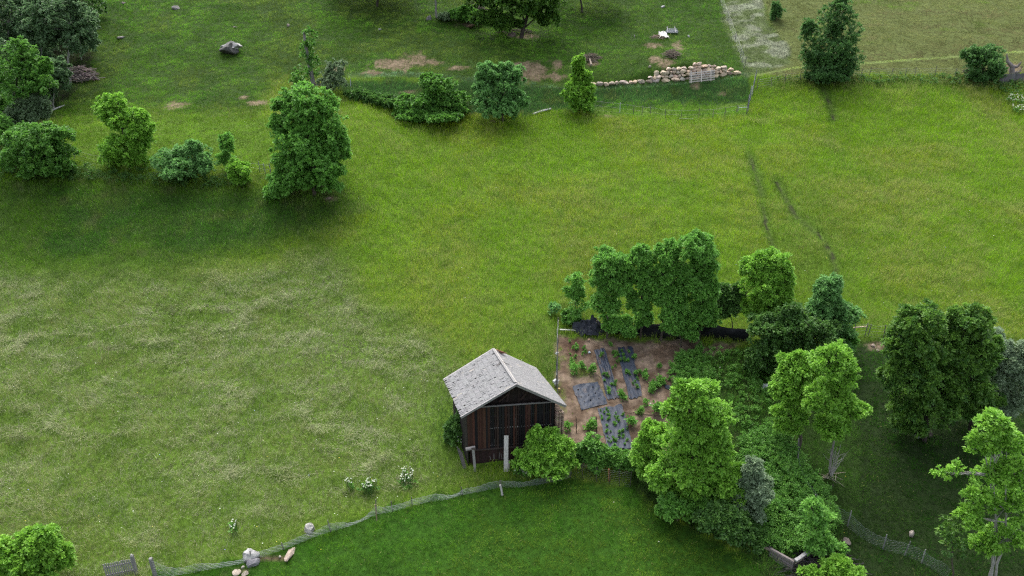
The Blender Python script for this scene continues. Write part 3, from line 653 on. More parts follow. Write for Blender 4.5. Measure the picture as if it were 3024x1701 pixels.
tree('hawthorn_bush', 'dark', (1840, 1372), [(1800, 1310, 44, 30), (1850, 1330, 46, 32), (1890, 1355, 40, 26), (1830, 1300, 40, 24)], 'dark small-leaved bush at the foot of the garden ash', 'bush', None, .06)
tree('ash_sapling', 'ash', (2052, 1400), [(2042, 1272, 20, 20), (2062, 1300, 26, 22), (2044, 1325, 26, 22), (2060, 1365, 34, 22), (2095, 1378, 24, 14)], 'young ash sapling above the sleeper wall', 'sapling', None, .06, dens=.7)
tree('elder_bush', 'ashyellow', (2100, 1470), [(2105, 1432, 34, 18), (2040, 1440, 22, 16), (2150, 1445, 20, 12)], 'yellow-green bush at the bottom edge beside the dark twig heap', 'bush', None, .05)
tree('ash_tree', 'ashyellow', (2494, 1470), [(2500, 1065, 34, 30), (2470, 1120, 30, 24), (2530, 1115, 40, 34), (2420, 1185, 28, 22), (2500, 1190, 32, 30), (2555, 1190, 34, 40), (2470, 1250, 34, 26), (2540, 1270, 42, 34), (2440, 1300, 30, 20), (2540, 1350, 44, 30), (2480, 1370, 30, 24), (2360, 1188, 9, 8)], 'sparse bright ash with two pale bare trunks in the right bottom corner', 'tree', None, .085, PALE, dens=.55, stems=3, limbs=11, fill=.62)
tree('ash_sapling', 'ashdark', (2394, 1460), [(2390, 1330, 22, 24), (2400, 1370, 24, 22)], 'thin shaded sapling left of the pale-trunked ash', 'sapling', None, .06, dens=.5)
# by the barn and along the bottom
tree('elder_bush', 'ashyellow', (1372, 1192), [(1370, 1118, 42, 36), (1345, 1150, 40, 36), (1402, 1145, 36, 42), (1372, 1165, 60, 28), (1352, 1085, 8, 10)], 'round fresh green bush against the front corner of the barn', 'bush', None, .05)
tree('currant_bush', 'mid', (1485, 1178), [(1470, 1140, 30, 28), (1505, 1150, 32, 26), (1485, 1118, 20, 18)], 'dark leafy shrub inside the lower garden fence', 'bush', None, .03)
tree('currant_bush', 'mid', (1562, 1185), [(1548, 1155, 24, 22), (1580, 1160, 26, 22)], 'leafy shrub between the fabric and the lower garden fence', 'bush', None, .03)
tree('elder_bush', 'dark', (1150, 1110), [(1150, 1080, 24, 24), (1165, 1050, 14, 18), (1140, 1098, 22, 14)], 'dark nettle-like shrub by the left wall of the barn', 'bush', None, .03)
tree('hazel_bush', 'bright', (70, 1470), [(95, 1365, 40, 32), (30, 1395, 48, 36), (90, 1420, 62, 38), (140, 1400, 34, 34), (10, 1440, 50, 30)], 'bright lime green bush in the left bottom corner', 'bush', None, .06)

# bramble and herb cover nobody could count
def undergrowth(name, polys, n, st, rlo, rhi, hlo, hhi, label):
    cs = []
    for poly in polys:
        q = np.array(poly); x0, y0 = q.min(0); x1, y1 = q.max(0)
        px = rng.uniform(x0, x1, n * 4); py = rng.uniform(y0, y1, n * 4)
        sd = seg_poly_sd(px, py, poly); k = sd > 0
        p = unproject(px[k][:n], py[k][:n], Hz); cs.append(p)
    p = np.concatenate(cs)
    p[:, 2] += rng.uniform(hlo, hhi, len(p)) * (.4 + 1.1 * fbm(p[:, 0] / 1.7, p[:, 1] / 1.7, 55))
    v, c = foliage(p, rng.uniform(rlo, rhi, len(p)), np.tile(np.array([[0, -.2, .9]]), (len(p), 1)), dict(STY[st], l=STY[st]['l'] * .7, w=STY[st]['w'] * .55), 1.0, 1.0)
    o = leaf_mesh(name, v, c, None); tag(o, label, 'undergrowth', None, 'stuff')
undergrowth('bramble_undergrowth', [[(1860, 1120), (1960, 1060), (2000, 1150), (2050, 1200), (2110, 1320), (2060, 1390), (1990, 1400), (1900, 1380), (1850, 1300)]], 1500, 'mid', .22, .45, .1, .9, 'dense green brambles covering the slope right of the garden')
undergrowth('herb_undergrowth', [[(1700, 900), (1800, 880), (1930, 890), (1950, 960), (1960, 1060), (1870, 1120), (1820, 1000), (1700, 980)], [(1700, 900), (1760, 880), (1800, 960), (1690, 1000)]], 250, 'mid', .12, .26, .05, .5, 'rough herbs on the right side of the garden')
undergrowth('hedge_undergrowth', [[(180, 425), (420, 440), (650, 455), (640, 480), (400, 470), (180, 460)], [(-20, 330), (60, 350), (180, 400), (190, 450), (60, 460), (-20, 450)], [(860, 225), (1000, 250), (1190, 285), (1180, 298), (1000, 285), (870, 250)]], 170, 'dark', .25, .5, .1, .6, 'dark scrub at the foot of the hedge')
undergrowth('woodland_undergrowth', [[(-20, -10), (215, -10), (200, 150), (150, 200), (110, 280), (40, 340), (-20, 340)]], 420, 'birch', .3, .6, .2, 1.6, 'shaded low growth inside the woodland edge')
undergrowth('fence_undergrowth', [[(1910, 200), (2200, 192), (2440, 192), (2576, 212), (2576, 250), (2440, 218), (2100, 212)]], 240, 'dark', .2, .4, .05, .4, 'dark weeds along the upper right fence')
# ------------------------------------------------------------------ barn
def build_barn():
    L, wl, wr, dl, dr = 4.80, 3.70, 3.36, 2.32, 1.98
    gz = hz(.3, 39.9)
    zr = -24.459 - gz
    r = thing('barn', (BARN_O.x, BARN_O.y, gz), 'old dark wooden hay barn with a grey shingle roof in the meadow', 'barn')
    r.rotation_euler = (0, 0, BYAW)
    A = lambda x, y, z: Vector((x, y, z))
    # roof corner points (local): old sagging roof
    RF, RB = A(0, 0, zr - .03), A(0, L, zr - .02)
    LF, LBk = A(-wl, 0, zr - dl + .02), A(-wl + .05, L - .05, zr - dl + .03)
    EF, EB = A(wr + .02, 0, zr - dr + .02), A(wr - .2, L + .02, zr - dr * (wr - .2) / wr)
    def slope(eF, eB, rF, rB, n, missp, colr, wmin, wmax, thick):
        m = MB()
        def pt(u, w): return (eF.lerp(eB, w)).lerp(rF.lerp(rB, w), u)
        nrm = (eB - eF).cross(rF - eF).normalized()
        if nrm.z < 0: nrm = -nrm
        # dark sheathing below
        q = [eF, eB, rB, rF]; tilt = .55
        m.hexa([p - nrm * .13 for p in q] + [p - nrm * .03 for p in q], (.045, .038, .032))
        for i in range(n):
            u0, u1 = i / n, min(1.0, (i + 1.25) / n)
            w = -.012
            while w < 1.0:
                dw = random.uniform(wmin, wmax) / L; w1 = min(w + dw, 1.012)
                if random.random() < missp * (1.6 - 1.1 * u0):
                    dw = random.uniform(.04, .065) / L; w1 = w + dw; short = random.uniform(.35, .75) / n
                else: short = 0
                du = random.uniform(-.012, .012) / n * 4
                jit = random.uniform(0, .006)
                g = .0035 / L
                a, b = pt(max(-.012, u0 + short + du), w + g), pt(max(-.012, u0 + short + du), w1 - g)
                c, d = pt(u1, w1 - g), pt(u1, w + g)
                lo, hi = thick * 1.0 + jit, .002
                cc = vary(colr, .07)
                if random.random() < .015: cc = vary((.24, .22, .19), .15)
                m.hexa([a + nrm * (lo - thick), b + nrm * (lo - thick), c + nrm * hi * .2 - nrm * .004, d + nrm * hi * .2 - nrm * .004, a + nrm * lo, b + nrm * lo, c + nrm * (hi + .006), d + nrm * (hi + .006)], cc)
                w = w1
        return m
    slopes = [None, None]
    slopes[0] = slope(LF, LBk, RF, RB, 11, .22, (.152, .152, .152), .07, .14, .030).build('roof_slope', M['shingle'], r); slopes[0]['label'] = 'left roof slope with broken shingles and dark gaps'
    slopes[1] = slope(EF, EB, RF, RB, 20, .02, (.150, .149, .148), .07, .12, .018).build('roof_slope', M['shingle'], r); slopes[1]['label'] = 'right roof slope with fine even shingles'
    wood = (.30, .29, .275)
    for a, b, w in ((LF, RF, .20), (RF, EF, .22), (LBk, RB, .16), (RB, EB, .16)):
        m = MB(); slp = slopes[0 if a in (LF, LBk) else 1]; s = -1 if a.y < 1 else 1
        o = Vector((0, s * .06, -.10)); m.beam(a + o, b + o, .05, w, vary(wood, .1)); m.beam(a + o + Vector((0, s * .03, .09)), b + o + Vector((0, s * .03, .09)), .12, .04, vary((.36, .35, .34), .1))
        m.build('bargeboard', M['wood'], slp)
    m = MB(); m.beam(RF + Vector((-.06, 0, .05)), RB + Vector((-.06, 0, .05)), .14, .03, (.25, .245, .24)); m.beam(RF + Vector((.04, 0, .06)), RB + Vector((.04, 0, .06)), .06, .025, (.38, .36, .33)); m.build('ridge_cap', M['wood'], r)
    m = MB()
    for k in range(7): m.beam(RB.lerp(RF, .02 + .012 * k) + Vector((.15 + .05 * k, 0, .03)), RB.lerp(RF, .03) + Vector((.5 + .06 * k, -.1, -.27)), .05, .03, vary((.40, .19, .12), .2))
    m.build('broken_tile', M['wood'], r)
    m = MB()
    for k in range(16):
        a = RF.lerp(RB, .58) + Vector((random.uniform(-.55, .2), random.uniform(-.12, .12), 0)); a.z = zr - abs(a.x) * .61 + .08
        b = a + Vector((random.uniform(-.35, .35), random.uniform(-.12, .12), 0)); b.z = zr - abs(b.x) * .60 + .08
        m.tube([a, b], .012, (.10, .085, .07), 4)
    m.build('twig_litter', M['bark'], r)
    # front wall: upper boards with gaps, paler rails behind them show through
    xl, xr, yf, yb = -3.14, 2.84, .50, L - .5
    ze = zr - 2.04; zlow = -29.93 - gz
    def zroof(x): return zr + (x / wl * dl if x < 0 else -x / wr * dr) - .12
    m = MB(); x = xl
    while x < xr:
        w = random.uniform(.11, .20); w = min(w, xr - x)
        t = (x - xl) / (xr - xl)
        if t < .26 and random.random() < .6 or random.random() < .10: c = vary((.055, .022, .013), .45)
        elif random.random() < .25: c = vary((.030, .017, .013), .4)
        else: c = vary((.008, .0075, .0085), .5)
        topz = min(ze + random.uniform(-.03, .05), zroof(x + w / 2) - .03)
        m.box((x + w / 2, yf + random.uniform(-.015, .015), (zlow - .12 + topz) / 2 + random.uniform(-.05, .05)), w - (random.uniform(.022, .05) if .25 < t else .008), .03, topz - zlow + .12, c)
        x += w
    fw = m.build('front_wall', M['wood'], r); fw['label'] = 'charred upright boards with narrow gaps'
    m = MB()
    for zz, c in ((zlow + 1.62, (.85, .84, .80)), (zlow + .18, (.26, .25, .23)), (zlow + 2.6, (.08, .08, .075))):
        m.beam((xl + .1, yf + .07, zz), (xr - .1, yf + .07, zz), .06, .08, c)
    for k in range(26):
        xx = random.uniform(xl + 1.2, xr - .2); zz = random.uniform(zlow + .1, ze - .3)
        m.box((xx, yf + .09, zz), .12, .05, random.uniform(.2, .8), vary((.16, .155, .145), .6))
    m.build('wall_rail', M['wood'], fw)
    m = MB(); x = xl + .15
    while x < xr - .1:
        w = random.uniform(.16, .26); c = vary((.030, .014, .012), .45)
        m.box((x + w / 2, yf + .10, zlow / 2 - .45), w - .008, .035, zlow + .9, c); x += w
    for k in range(5):
        xx = random.uniform(xl + .5, xr - 2); m.beam((xx, yf + .06, .25), (xx + random.uniform(-.05, .16), yf + .05, .25 + random.uniform(.3, .7)), .035, .02, (.26, .24, .22))
    m.build('lower_wall', M['wood'], r)['label'] = 'reddish brown plank base'
    m = MB(); m.beam((xl - .1, yf - .035, zlow - .02), (xr + .05, yf - .035, zlow - .0), .12, .09, (.05, .035, .03)); m.build('sill_beam', M['wood'], r)
    # gable set back, tie beam in front of it
    m = MB(); x = xl + .2
    while x < xr - .1:
        w = random.uniform(.14, .22); zt = zroof(x + w / 2) - .12
        if zt > ze - .3: m.box((x + w / 2, yf + .55, (ze - .4 + zt) / 2), w - .012, .03, zt - ze + .4, vary((.022, .014, .011), .45))
        x += w
    gw = m.build('gable_wall', M['wood'], r)
    m = MB(); m.beam((xl + .8, yf - .03, ze + .02), (xr + .02, yf - .03, ze + .05), .10, .07, (.20, .19, .178)); m.build('tie_beam', M['wood'], r)
    for x0, x1, z0, z1 in ((-.35, .05, ze + .1, zr - .2), (.05, .06, ze + .9, zr - .15), (-.9, -.2, ze + .1, ze + .75), (.6, 1.1, ze + .15, ze + .85)):
        m = MB(); m.beam((x0, yf + .32, z0), (x1, yf + .32, z1), .09, .09, vary((.05, .03, .022), .3)); m.build('gable_strut', M['wood'], gw)
    for s, e, rr in ((-1, LF, RF), (1, EF, RF)):
        for yy in (.28,):
            m = MB(); m.beam(e + Vector((-s * .15, yy, -.2)), rr + Vector((0, yy, -.2)), .10, .14, (.035, .028, .022)); m.build('rafter', M['wood'], r)
    # hanging splinters below the right barge board
    for x0, yv, nm, mat_c in ((xl, 0, 'side_wall', (.020, .016, .014)), (xr, 0, 'side_wall', (.040, .020, .014))):
        m = MB(); y = yf
        while y < yb:
            w = random.uniform(.15, .24); zt = zroof(x0) - .06
            m.box((x0, y + w / 2, zt / 2 - .5), .03, w - .01, zt + 1.0, vary(mat_c, .4)); y += w
        m.build(nm, M['wood'], r)
    m = MB(); x = xl
    while x < xr:
        w = random.uniform(.16, .26); zt = zroof(x + w / 2) - .1
        m.box((x + w / 2, yb, zt / 2), w - .01, .03, zt, vary((.02, .015, .013), .4)); x += w
    m.build('rear_wall', M['wood'], r)
    m = MB(); m.box(((xl + xr) / 2, (yf + yb) / 2 + .3, zlow + .05), xr - xl - .2, yb - yf - .6, .1, (.05, .04, .03)); m.build('loft_floor', M['wood'], r)
    m = MB()
    for k in range(10): m.rock((xl + .2 + k * .62, yf + .3, -.55), (.38, .28, .35), vary((.2, .19, .17), .2), 700 + k, 1)
    m.build('stone_footing', M['rock'], r)
    dl_ = BFRONT - BYAW
    for ch in r.children_recursive:
        me = ch.data; n = len(me.vertices); co = np.empty(n * 3, np.float32); me.vertices.foreach_get('co', co); co = co.reshape(-1, 3)
        x = co[:, 0].copy(); co[:, 0] = x * math.cos(dl_); co[:, 1] += x * math.sin(dl_); me.vertices.foreach_set('co', co.ravel()); me.update()
    def wp(x, y, z): return Vector((BARN_O.x + x * math.cos(BFRONT) - y * math.sin(BYAW), BARN_O.y + x * math.sin(BFRONT) + y * math.cos(BYAW), gz + z))
    c, s = math.cos(BYAW), math.sin(BYAW)
    # firewood under the right eave
    m = MB(); o = wp(xr + .35, 1.6, 0); X = Vector((c, s, 0)); Y = Vector((-s, c, 0))
    base = hz(o.x, o.y) - o.z
    row = 0; z = base + .05
    while z < zr - dr - .75:
        y = -1.0 + random.uniform(0, .1)
        while y < 2.2:
            rr = random.uniform(.065, .10); ct = Y * y + Vector((0, 0, z + random.uniform(-.02, .02)))
            a = ct - X * random.uniform(.20, .26); b = ct + X * random.uniform(.18, .30)
            m.tube([a, b], rr, vary((.20, .14, .10), .35), 6); y += rr * 1.95
        z += .16
    # cut ends facing the camera at the corner
    z = base + .05
    while z < zr - dr - .8:
        for q in range(3):
            rr = random.uniform(.07, .1); ct = X * (-.2 + q * .2) + Vector((0, 0, z)) - Y * 1.02
            m.tube([ct - Y * .25, ct + Y * .2], rr, vary((.34, .25, .18), .35), 6)
        z += .165
    single('firewood_stack', m, M['wood'], o, 'stack of split firewood against the right barn wall under the eave', 'firewood')
    # plank leaning on the front wall and a post with a stub of log
    bx, by = S(1494, 1394); b = P1(bx, by)
    dd = wp(.18, .47, 0); 
    tx, ty = S(1495, 1286)
    u, dy, dz = ray(tx, ty); t = (b.y + .55) / float(dy); top = Vector((float(u) * t, b.y + .55, float(dz) * t))
    m = MB(); m.beam((0, 0, -.2), top - b, .30, .05, (.56, .53, .49), up=(0, -1, .1)); m.beam(Vector((.2, -.02, .1)), (top - b) * .33 + Vector((.2, -.02, 0)), .08, .05, (.30, .28, .25), up=(0, -1, .1))
    single('leaning_plank', m, M['wood'], b, 'wide pale plank leaning against the barn front', 'plank')
    bx, by = S(1404, 1390); b = P1(bx, by); tx, ty = S(1398, 1325); zt = float(z_on_plane(tx, ty, b.y)) - b.z
    q = thing('corner_post', b, 'pale post with a short log laid across its top at the left barn corner', 'post')
    m = MB(); m.beam((0, 0, -.3), (-.12, 0, zt), .17, .17, (.30, .29, .27), up=(0, 1, 0)); m.build('post', M['wood'], q)
    m = MB(); m.tube([(-.62, -.1, zt + .02), (.02, .05, zt + .08)], .12, (.30, .28, .26), 8); m.box((-.1, 0, zt + .06), .28, .24, .16, (.10, .08, .07)); m.build('log', M['wood'], q)
    m = MB()
    for k in range(4): m.beam((-.05 * k, 0, 0), (-.28 - .1 * k, .35, 1.1 + .15 * k), .09, .03, vary((.12, .11, .1), .3))
    single('board_offcuts', m, M['wood'], wp(xl - .25, .25, 0) * 1.0 - Vector((0, 0, .1)), 'thin grey board offcuts propped at the left barn corner', 'boards')
build_barn()

# ------------------------------------------------------------------ garden
def sheet(q, label, kind, i):
    (c00, c10, c11, c01) = q
    n = 26
    uu, vv = np.meshgrid(np.linspace(0, 1, n), np.linspace(0, 1, n)); u, v = uu.ravel(), vv.ravel()
    e = .012
    wu = u + (fbm(v * 9, v * 0 + i, 3) - .5) * .08 * (1 if kind != 'strip' else 2); wv = v + (fbm(u * 9, u * 0 + i + 5, 4) - .5) * .06
    px = (c00[0] * (1 - wu) + c10[0] * wu) * (1 - wv) + (c01[0] * (1 - wu) + c11[0] * wu) * wv
    py = (c00[1] * (1 - wu) + c10[1] * wu) * (1 - wv) + (c01[1] * (1 - wu) + c11[1] * wu) * wv
    p = P(px, py)
    p[:, 2] += .05 + .12 * np.abs(fbm(u * 5 + v * 2, v * 7, 60 + i) - .5) * 2 + .05 * (fbm(u * 14, v * 4, 80 + i) - .5)
    o = p.mean(0)
    col = np.zeros((n * n, 3)) + (.028, .041, .068)
    soil = sst(.62, .78, fbm(u * 5 + i, v * 6, 90 + i)); col = col + (np.array((.15, .10, .07)) - col) * (soil * (.6 if kind == 'strip' else .25))[:, None]
    a = (np.arange(n - 1)[:, None] * n + np.arange(n - 1)[None, :]).ravel()
    f = np.stack([a, a + 1, a + n + 1, a + n], 1)
    root = thing('weed_fabric', Vector(o), label, 'weed fabric', 'sheets of weed fabric')
    ob = np_mesh('sheet', p - o, f.ravel(), np.full(len(f), 4), col, M['film'], root, True)
    if kind == 'square':
        m = MB(); k = 0
        rows = [(x, y) for y in ((.25, .5, .75) if kind == 'square' else np.linspace(.08, .95, 9)) for x in ((.2, .45, .75) if kind == 'square' else (.18, .42, .66, .88))]
        for (a_, b_) in rows:
            a_ += random.uniform(-.05, .05); b_ += random.uniform(-.04, .04)
            ii = int(np.clip(b_ * (n - 1), 1, n - 2)) * n + int(np.clip(a_ * (n - 1), 1, n - 2))
            c = Vector(p[ii] - o) + Vector((0, 0, .035)); rr = random.uniform(.03, .06)
            vs = [c + Vector((math.cos(t) * rr * random.uniform(.6, 1.2), math.sin(t) * rr * random.uniform(.6, 1.3), .02)) for t in np.linspace(0, 2 * math.pi, 8)[:-1]]
            m = MB(); m.add(vs + [v_ - Vector((0, 0, .05)) for v_ in vs], [tuple(range(7)), tuple(range(13, 6, -1))] + [(j, (j + 1) % 7, 7 + (j + 1) % 7, 7 + j) for j in range(7)], (.02, .016, .013))
            m.build('planting_hole', M['ground'], root)
    return root
for i, (q, lab, kd) in enumerate(SHEET_Q): sheet(q, lab, kd, i)

PL = []
for k in range(4):
    st = dict(STY['mid' if k % 2 else 'ash'], l=.15, w=.085, k=34)
    m = 6
    cs = np.stack([rng.normal(0, .04, m), rng.normal(0, .04, m), np.linspace(.08, .42, m)], 1)
    v, c = foliage(cs, rng.uniform(.12, .17, m), np.tile(np.array([[0, 0, 1.]]), (m, 1)), st)
    v[:, 2] = np.maximum(v[:, 2], .01)
    n = len(v) // 4
    me = np_mesh('proto', v, np.arange(n * 4), np.full(n, 4), c, M['leaf'])
    PL.append(me.data); bpy.data.objects.remove(me)
def plants(poly, n, smin, smax, name, label, cat, group, grid=None):
    q = np.array(poly); got = []
    while len(got) < n:
        x, y = random.uniform(*[f(q[:, 0]) for f in (min, max)]), random.uniform(*[f(q[:, 1]) for f in (min, max)])
        if seg_poly_sd(np.array([x]), np.array([y]), poly)[0] > 0 and all((x - a) ** 2 + ((y - b) * 1.4) ** 2 > (22 if smax < .7 else 60) for a, b in got): got.append((x, y))
    for (x, y) in got:
        p = P1(x, y); o = bpy.data.objects.new(name, random.choice(PL)); C.objects.link(o)
        s = random.uniform(smin, smax); o.location = p + Vector((0, 0, .03)); o.scale = (s, s, s * random.uniform(.8, 1.3)); o.rotation_euler = (0, 0, random.uniform(0, 6.28))
        tag(o, label, cat, group)
G1 = 'bushy plants on the two fabric strips'
plants([zp(385, 190), zp(620, 190), zp(600, 560), zp(640, 690), zp(500, 700), zp(430, 480)], 14, .35, .8, 'garden_plant', 'bushy green plant growing through the upper fabric strips', 'plant', G1)
plants([zp(560, 200), zp(760, 260), zp(850, 520), zp(830, 640), zp(640, 560)], 16, .35, .9, 'garden_plant', 'bushy green plant growing through the upper fabric strips', 'plant', G1)
plants([zp(425, 810), zp(630, 770), zp(730, 1150), zp(510, 1130)], 38, .22, .5, 'seedling', 'small seedling in the long lower sheet of weed fabric', 'seedling', 'seedlings in the lower fabric sheet')
plants([zp(860, 400), zp(1120, 380), zp(1100, 520), zp(980, 640), zp(900, 700), zp(800, 640)], 16, .5, 1.2, 'herb_plant', 'leafy herb in the brown soil right of the fabric strips', 'plant', 'herbs in the soil right of the strips')
plants([zp(150, 190), zp(340, 180), zp(290, 380), zp(160, 420)], 12, .3, .7, 'herb_plant', 'leafy plant in the bed at the upper left of the garden', 'plant', 'plants in the upper left bed')
for (x, y, s, lab) in ((280, 438, 1.3, 'single green plant in bare soil above the square sheet'), (360, 478, 1.5, 'taller single plant in bare soil above the square sheet'), (200, 470, 1.4, 'green plant beside the garden fence poles'), (640, 710, 1.5, 'large bushy plant between the strips and the lower sheet'),
                     (850, 760, .9, 'little weed in the bare soil left of the tall ash'), (800, 850, 1.2, 'weed beside the stick lying in the soil'), (960, 840, 2.0, 'dark bush touching the left bough of the tall ash'), (140, 990, 1.2, 'plant at the front edge of the garden path'), (350, 1000, 1.8, 'plant at the foot of the short dark stake'), (720, 950, 1.6, 'tall weed on the right edge of the lower sheet')):
    p = P1(*zp(x, y)); o = bpy.data.objects.new('garden_plant', random.choice(PL)); C.objects.link(o); o.location = p; o.scale = (s, s, s); tag(o, lab, 'plant')

def stake(px, py, ptx, pty, r, col, name, label, cat, mat='bark'):
    b = P1(px, py); u, dy, dz = ray(ptx, pty); t = b.y / float(dy); top = Vector((float(u) * t, b.y, float(dz) * t)) - b
    m = MB(); m.tube([(0, 0, -.2), top * .5 + Vector((.015, 0, 0)), top], [r * 1.1, r, r * .85], col, 7)
    return single(name, m, M[mat], b, label, cat)
stake(*zp(222, 1010), *zp(219, 862), .035, (.16, .11, .08), 'garden_stake', 'thin brown stake upright in the bare soil', 'stake')
stake(*zp(407, 998), *zp(400, 860), .06, (.15, .10, .07), 'garden_stake', 'thicker dark brown stake beside the lower fabric sheet', 'stake')
stake(*zp(521, 1449), *zp(519, 1342), .075, (.42, .20, .09), 'fence_stake', 'orange-brown round stake in the lower garden fence', 'stake')
stake(*S(1647, 1180), *S(1645, 972), .035, (.24, .23, .21), 'garden_pole', 'tall thin pole at the upper left garden corner', 'pole')
stake(*S(1640, 1140), *S(1646, 1055), .03, (.33, .33, .31), 'garden_pole', 'thin grey pole leaning on the tall corner pole', 'pole')
stake(*S(1652, 1270), *S(1649, 1195), .03, (.2, .19, .16), 'garden_pole', 'short thin pole beside the firewood', 'pole')
stake(*S(1662, 1285), *S(1659, 1225), .03, (.2, .19, .16), 'garden_pole', 'short thin pole in front of the firewood', 'pole')
stake(*S(2073, 998), *S(2073, 955), .05, (.11, .11, .05), 'tarp_post', 'mossy post holding the black tarp', 'post')
m = MB(); a, b = P1(*zp(645, 822)), P1(*zp(935, 856)); m.tube([(0, 0, .06), (b - a) * .3 + Vector((0, 0, .09)), (b - a) * .6 + Vector((0, 0, .0)), b - a + Vector((0, 0, .08))], .03, (.17, .13, .09), 5)
single('fallen_stick', m, M['bark'], a, 'long thin stick lying across the garden soil', 'stick')
def rag(px, py, s, col, label, name='plastic_bag', mat='plastic', lift=.1):
    b = P1(px, py); m = MB(); m.rock((0, 0, lift), (s, s * .7, s * .9), col, int(px * 7), 2, 1.6)
    return single(name, m, M[mat], b, label, 'plastic bag' if name == 'plastic_bag' else name.replace('_', ' '))
rag(*zp(32, 585), .28, (.68, .69, .70), 'white plastic bag caught on the garden fence by the barn eave', lift=.4)
rag(*zp(60, 630), .14, (.6, .42, .18), 'yellow rag beside the white bag', 'rag', lift=.2)
rag(*zp(44, 335), .14, (.75, .76, .77), 'white plastic canister hung on the tall garden pole', 'canister', lift=.5)
rag(*zp(86, 935), .14, (.75, .76, .77), 'white plastic canister hung by the firewood', 'canister', lift=.4)
rag(*zp(340, 288), .10, (.62, .72, .80), 'pale blue scrap of plastic on the garden bed', 'plastic_scrap')
rag(*zp(333, 176), .12, (.62, .42, .30), 'pinkish stone by the crumpled tarp', 'stone', 'rock')
rag(*zp(893, 757), .09, (.75, .72, .66), 'tiny white scrap on soil left of the tall ash', 'plastic_scrap')
rag(*S(2258, 1147), .30, (.70, .72, .73), 'white bag in the herbs under the thicket', lift=.2)
b = P1(*zp(70, 95)); e = P1(*zp(272, 104)); m = MB(); m.beam((0, 0, .25), e - b + Vector((0, 0, .25)), .16, .05, (.62, .62, .56))
single('white_plank', m, M['wood'], b, 'white plank lying at the upper garden edge by the tarp', 'plank')

def crumple(px, py, rx, ry, hh, label):
    b = P1(px, py); n = 30
    uu, vv = np.meshgrid(np.linspace(-1, 1, n), np.linspace(-1, 1, n)); u, v = uu.ravel(), vv.ravel()
    k = 1 / np.sqrt(1 + np.maximum(u ** 2, v ** 2) * 0); 
    x = u * np.sqrt(1 - v * v / 2) * rx; y = v * np.sqrt(1 - u * u / 2) * ry
    rr = np.clip(1 - (u ** 2 + v ** 2) / 1.4, 0, 1)
    ridge = np.abs(fbm(u * 2.4 + 3, v * 2.4, 33) - .5) * 2
    z = rr ** .5 * hh * (.35 + 1.3 * ridge) + .04
    z += Hz(b.x + x, b.y + y) - b.z
    a = (np.arange(n - 1)[:, None] * n + np.arange(n - 1)[None, :]).ravel(); f = np.stack([a, a + 1, a + n + 1, a + n], 1)
    x = x + (fbm(v * 4, u * 3, 12) - .5) * .5; 
    o = np_mesh('crumpled_tarp', np.stack([x, y, z], 1), f.ravel(), np.full(len(f), 4), np.zeros((n * n, 3)) + (.04, .045, .06), M['film'], None, False); o.location = b
    tag(o, label, 'tarp')
crumple(1482, 833, 1.25, .8, 1.15, 'crumpled heap of black plastic film at the upper garden corner')
# upright black film behind the tree row
def tarp_fence():
    pts = [(1500, 838), (1540, 842), (1580, 846), (1625, 848), (1670, 850), (1715, 852), (1760, 852), (1800, 853), (1840, 856), (1880, 862)]
    tops = [815, 820, 818, 816, 819, 815, 820, 818, 826, 832]
    bs = P([p[0] for p in pts], [p[1] for p in pts]); b0 = Vector(bs[4])
    r = thing('black_tarp_fence', b0, 'long upright black film fence behind the garden tree row', 'fence')
    n = 90; t = np.linspace(0, len(pts) - 1, n)
    bx = np.stack([np.interp(t, range(len(pts)), bs[:, i]) for i in range(3)], 1)
    hh = np.interp(t, range(len(pts)), [float(z_on_plane(p[0], tp, b[1])) - b[2] for p, tp, b in zip(pts, tops, bs)])
    rows = 7; V = []
    for j in range(rows):
        q = j / (rows - 1)
        V.append(np.stack([bx[:, 0], bx[:, 1] + (fbm(t * 2.2, t * 0 + j * .5, 8) - .5) * .35, bx[:, 2] - .1 + (hh + .1) * q + (j == rows - 1) * (vnoise(t * 1.3, t * 0, 4) - .5) * .2], 1))
    V = np.concatenate(V) - np.array(b0)
    a = (np.arange(rows - 1)[:, None] * n + np.arange(n - 1)[None, :]).ravel(); f = np.stack([a, a + 1, a + n + 1, a + n], 1)
    o = np_mesh('film', V, f.ravel(), np.full(len(f), 4), np.zeros((len(V), 3)) + (.010, .011, .014), M['film'], r, True)
    sm = o.modifiers.new('thick', 'SOLIDIFY'); sm.thickness = .01
    for i in range(0, len(pts)):
        m = MB(); p = Vector(bs[i]) - b0; m.tube([p + Vector((0, .1, -.2)), p + Vector((0, .1, 1.15))], .05, (.12, .10, .07), 6); m.build('post', M['bark'], r)
tarp_fence()

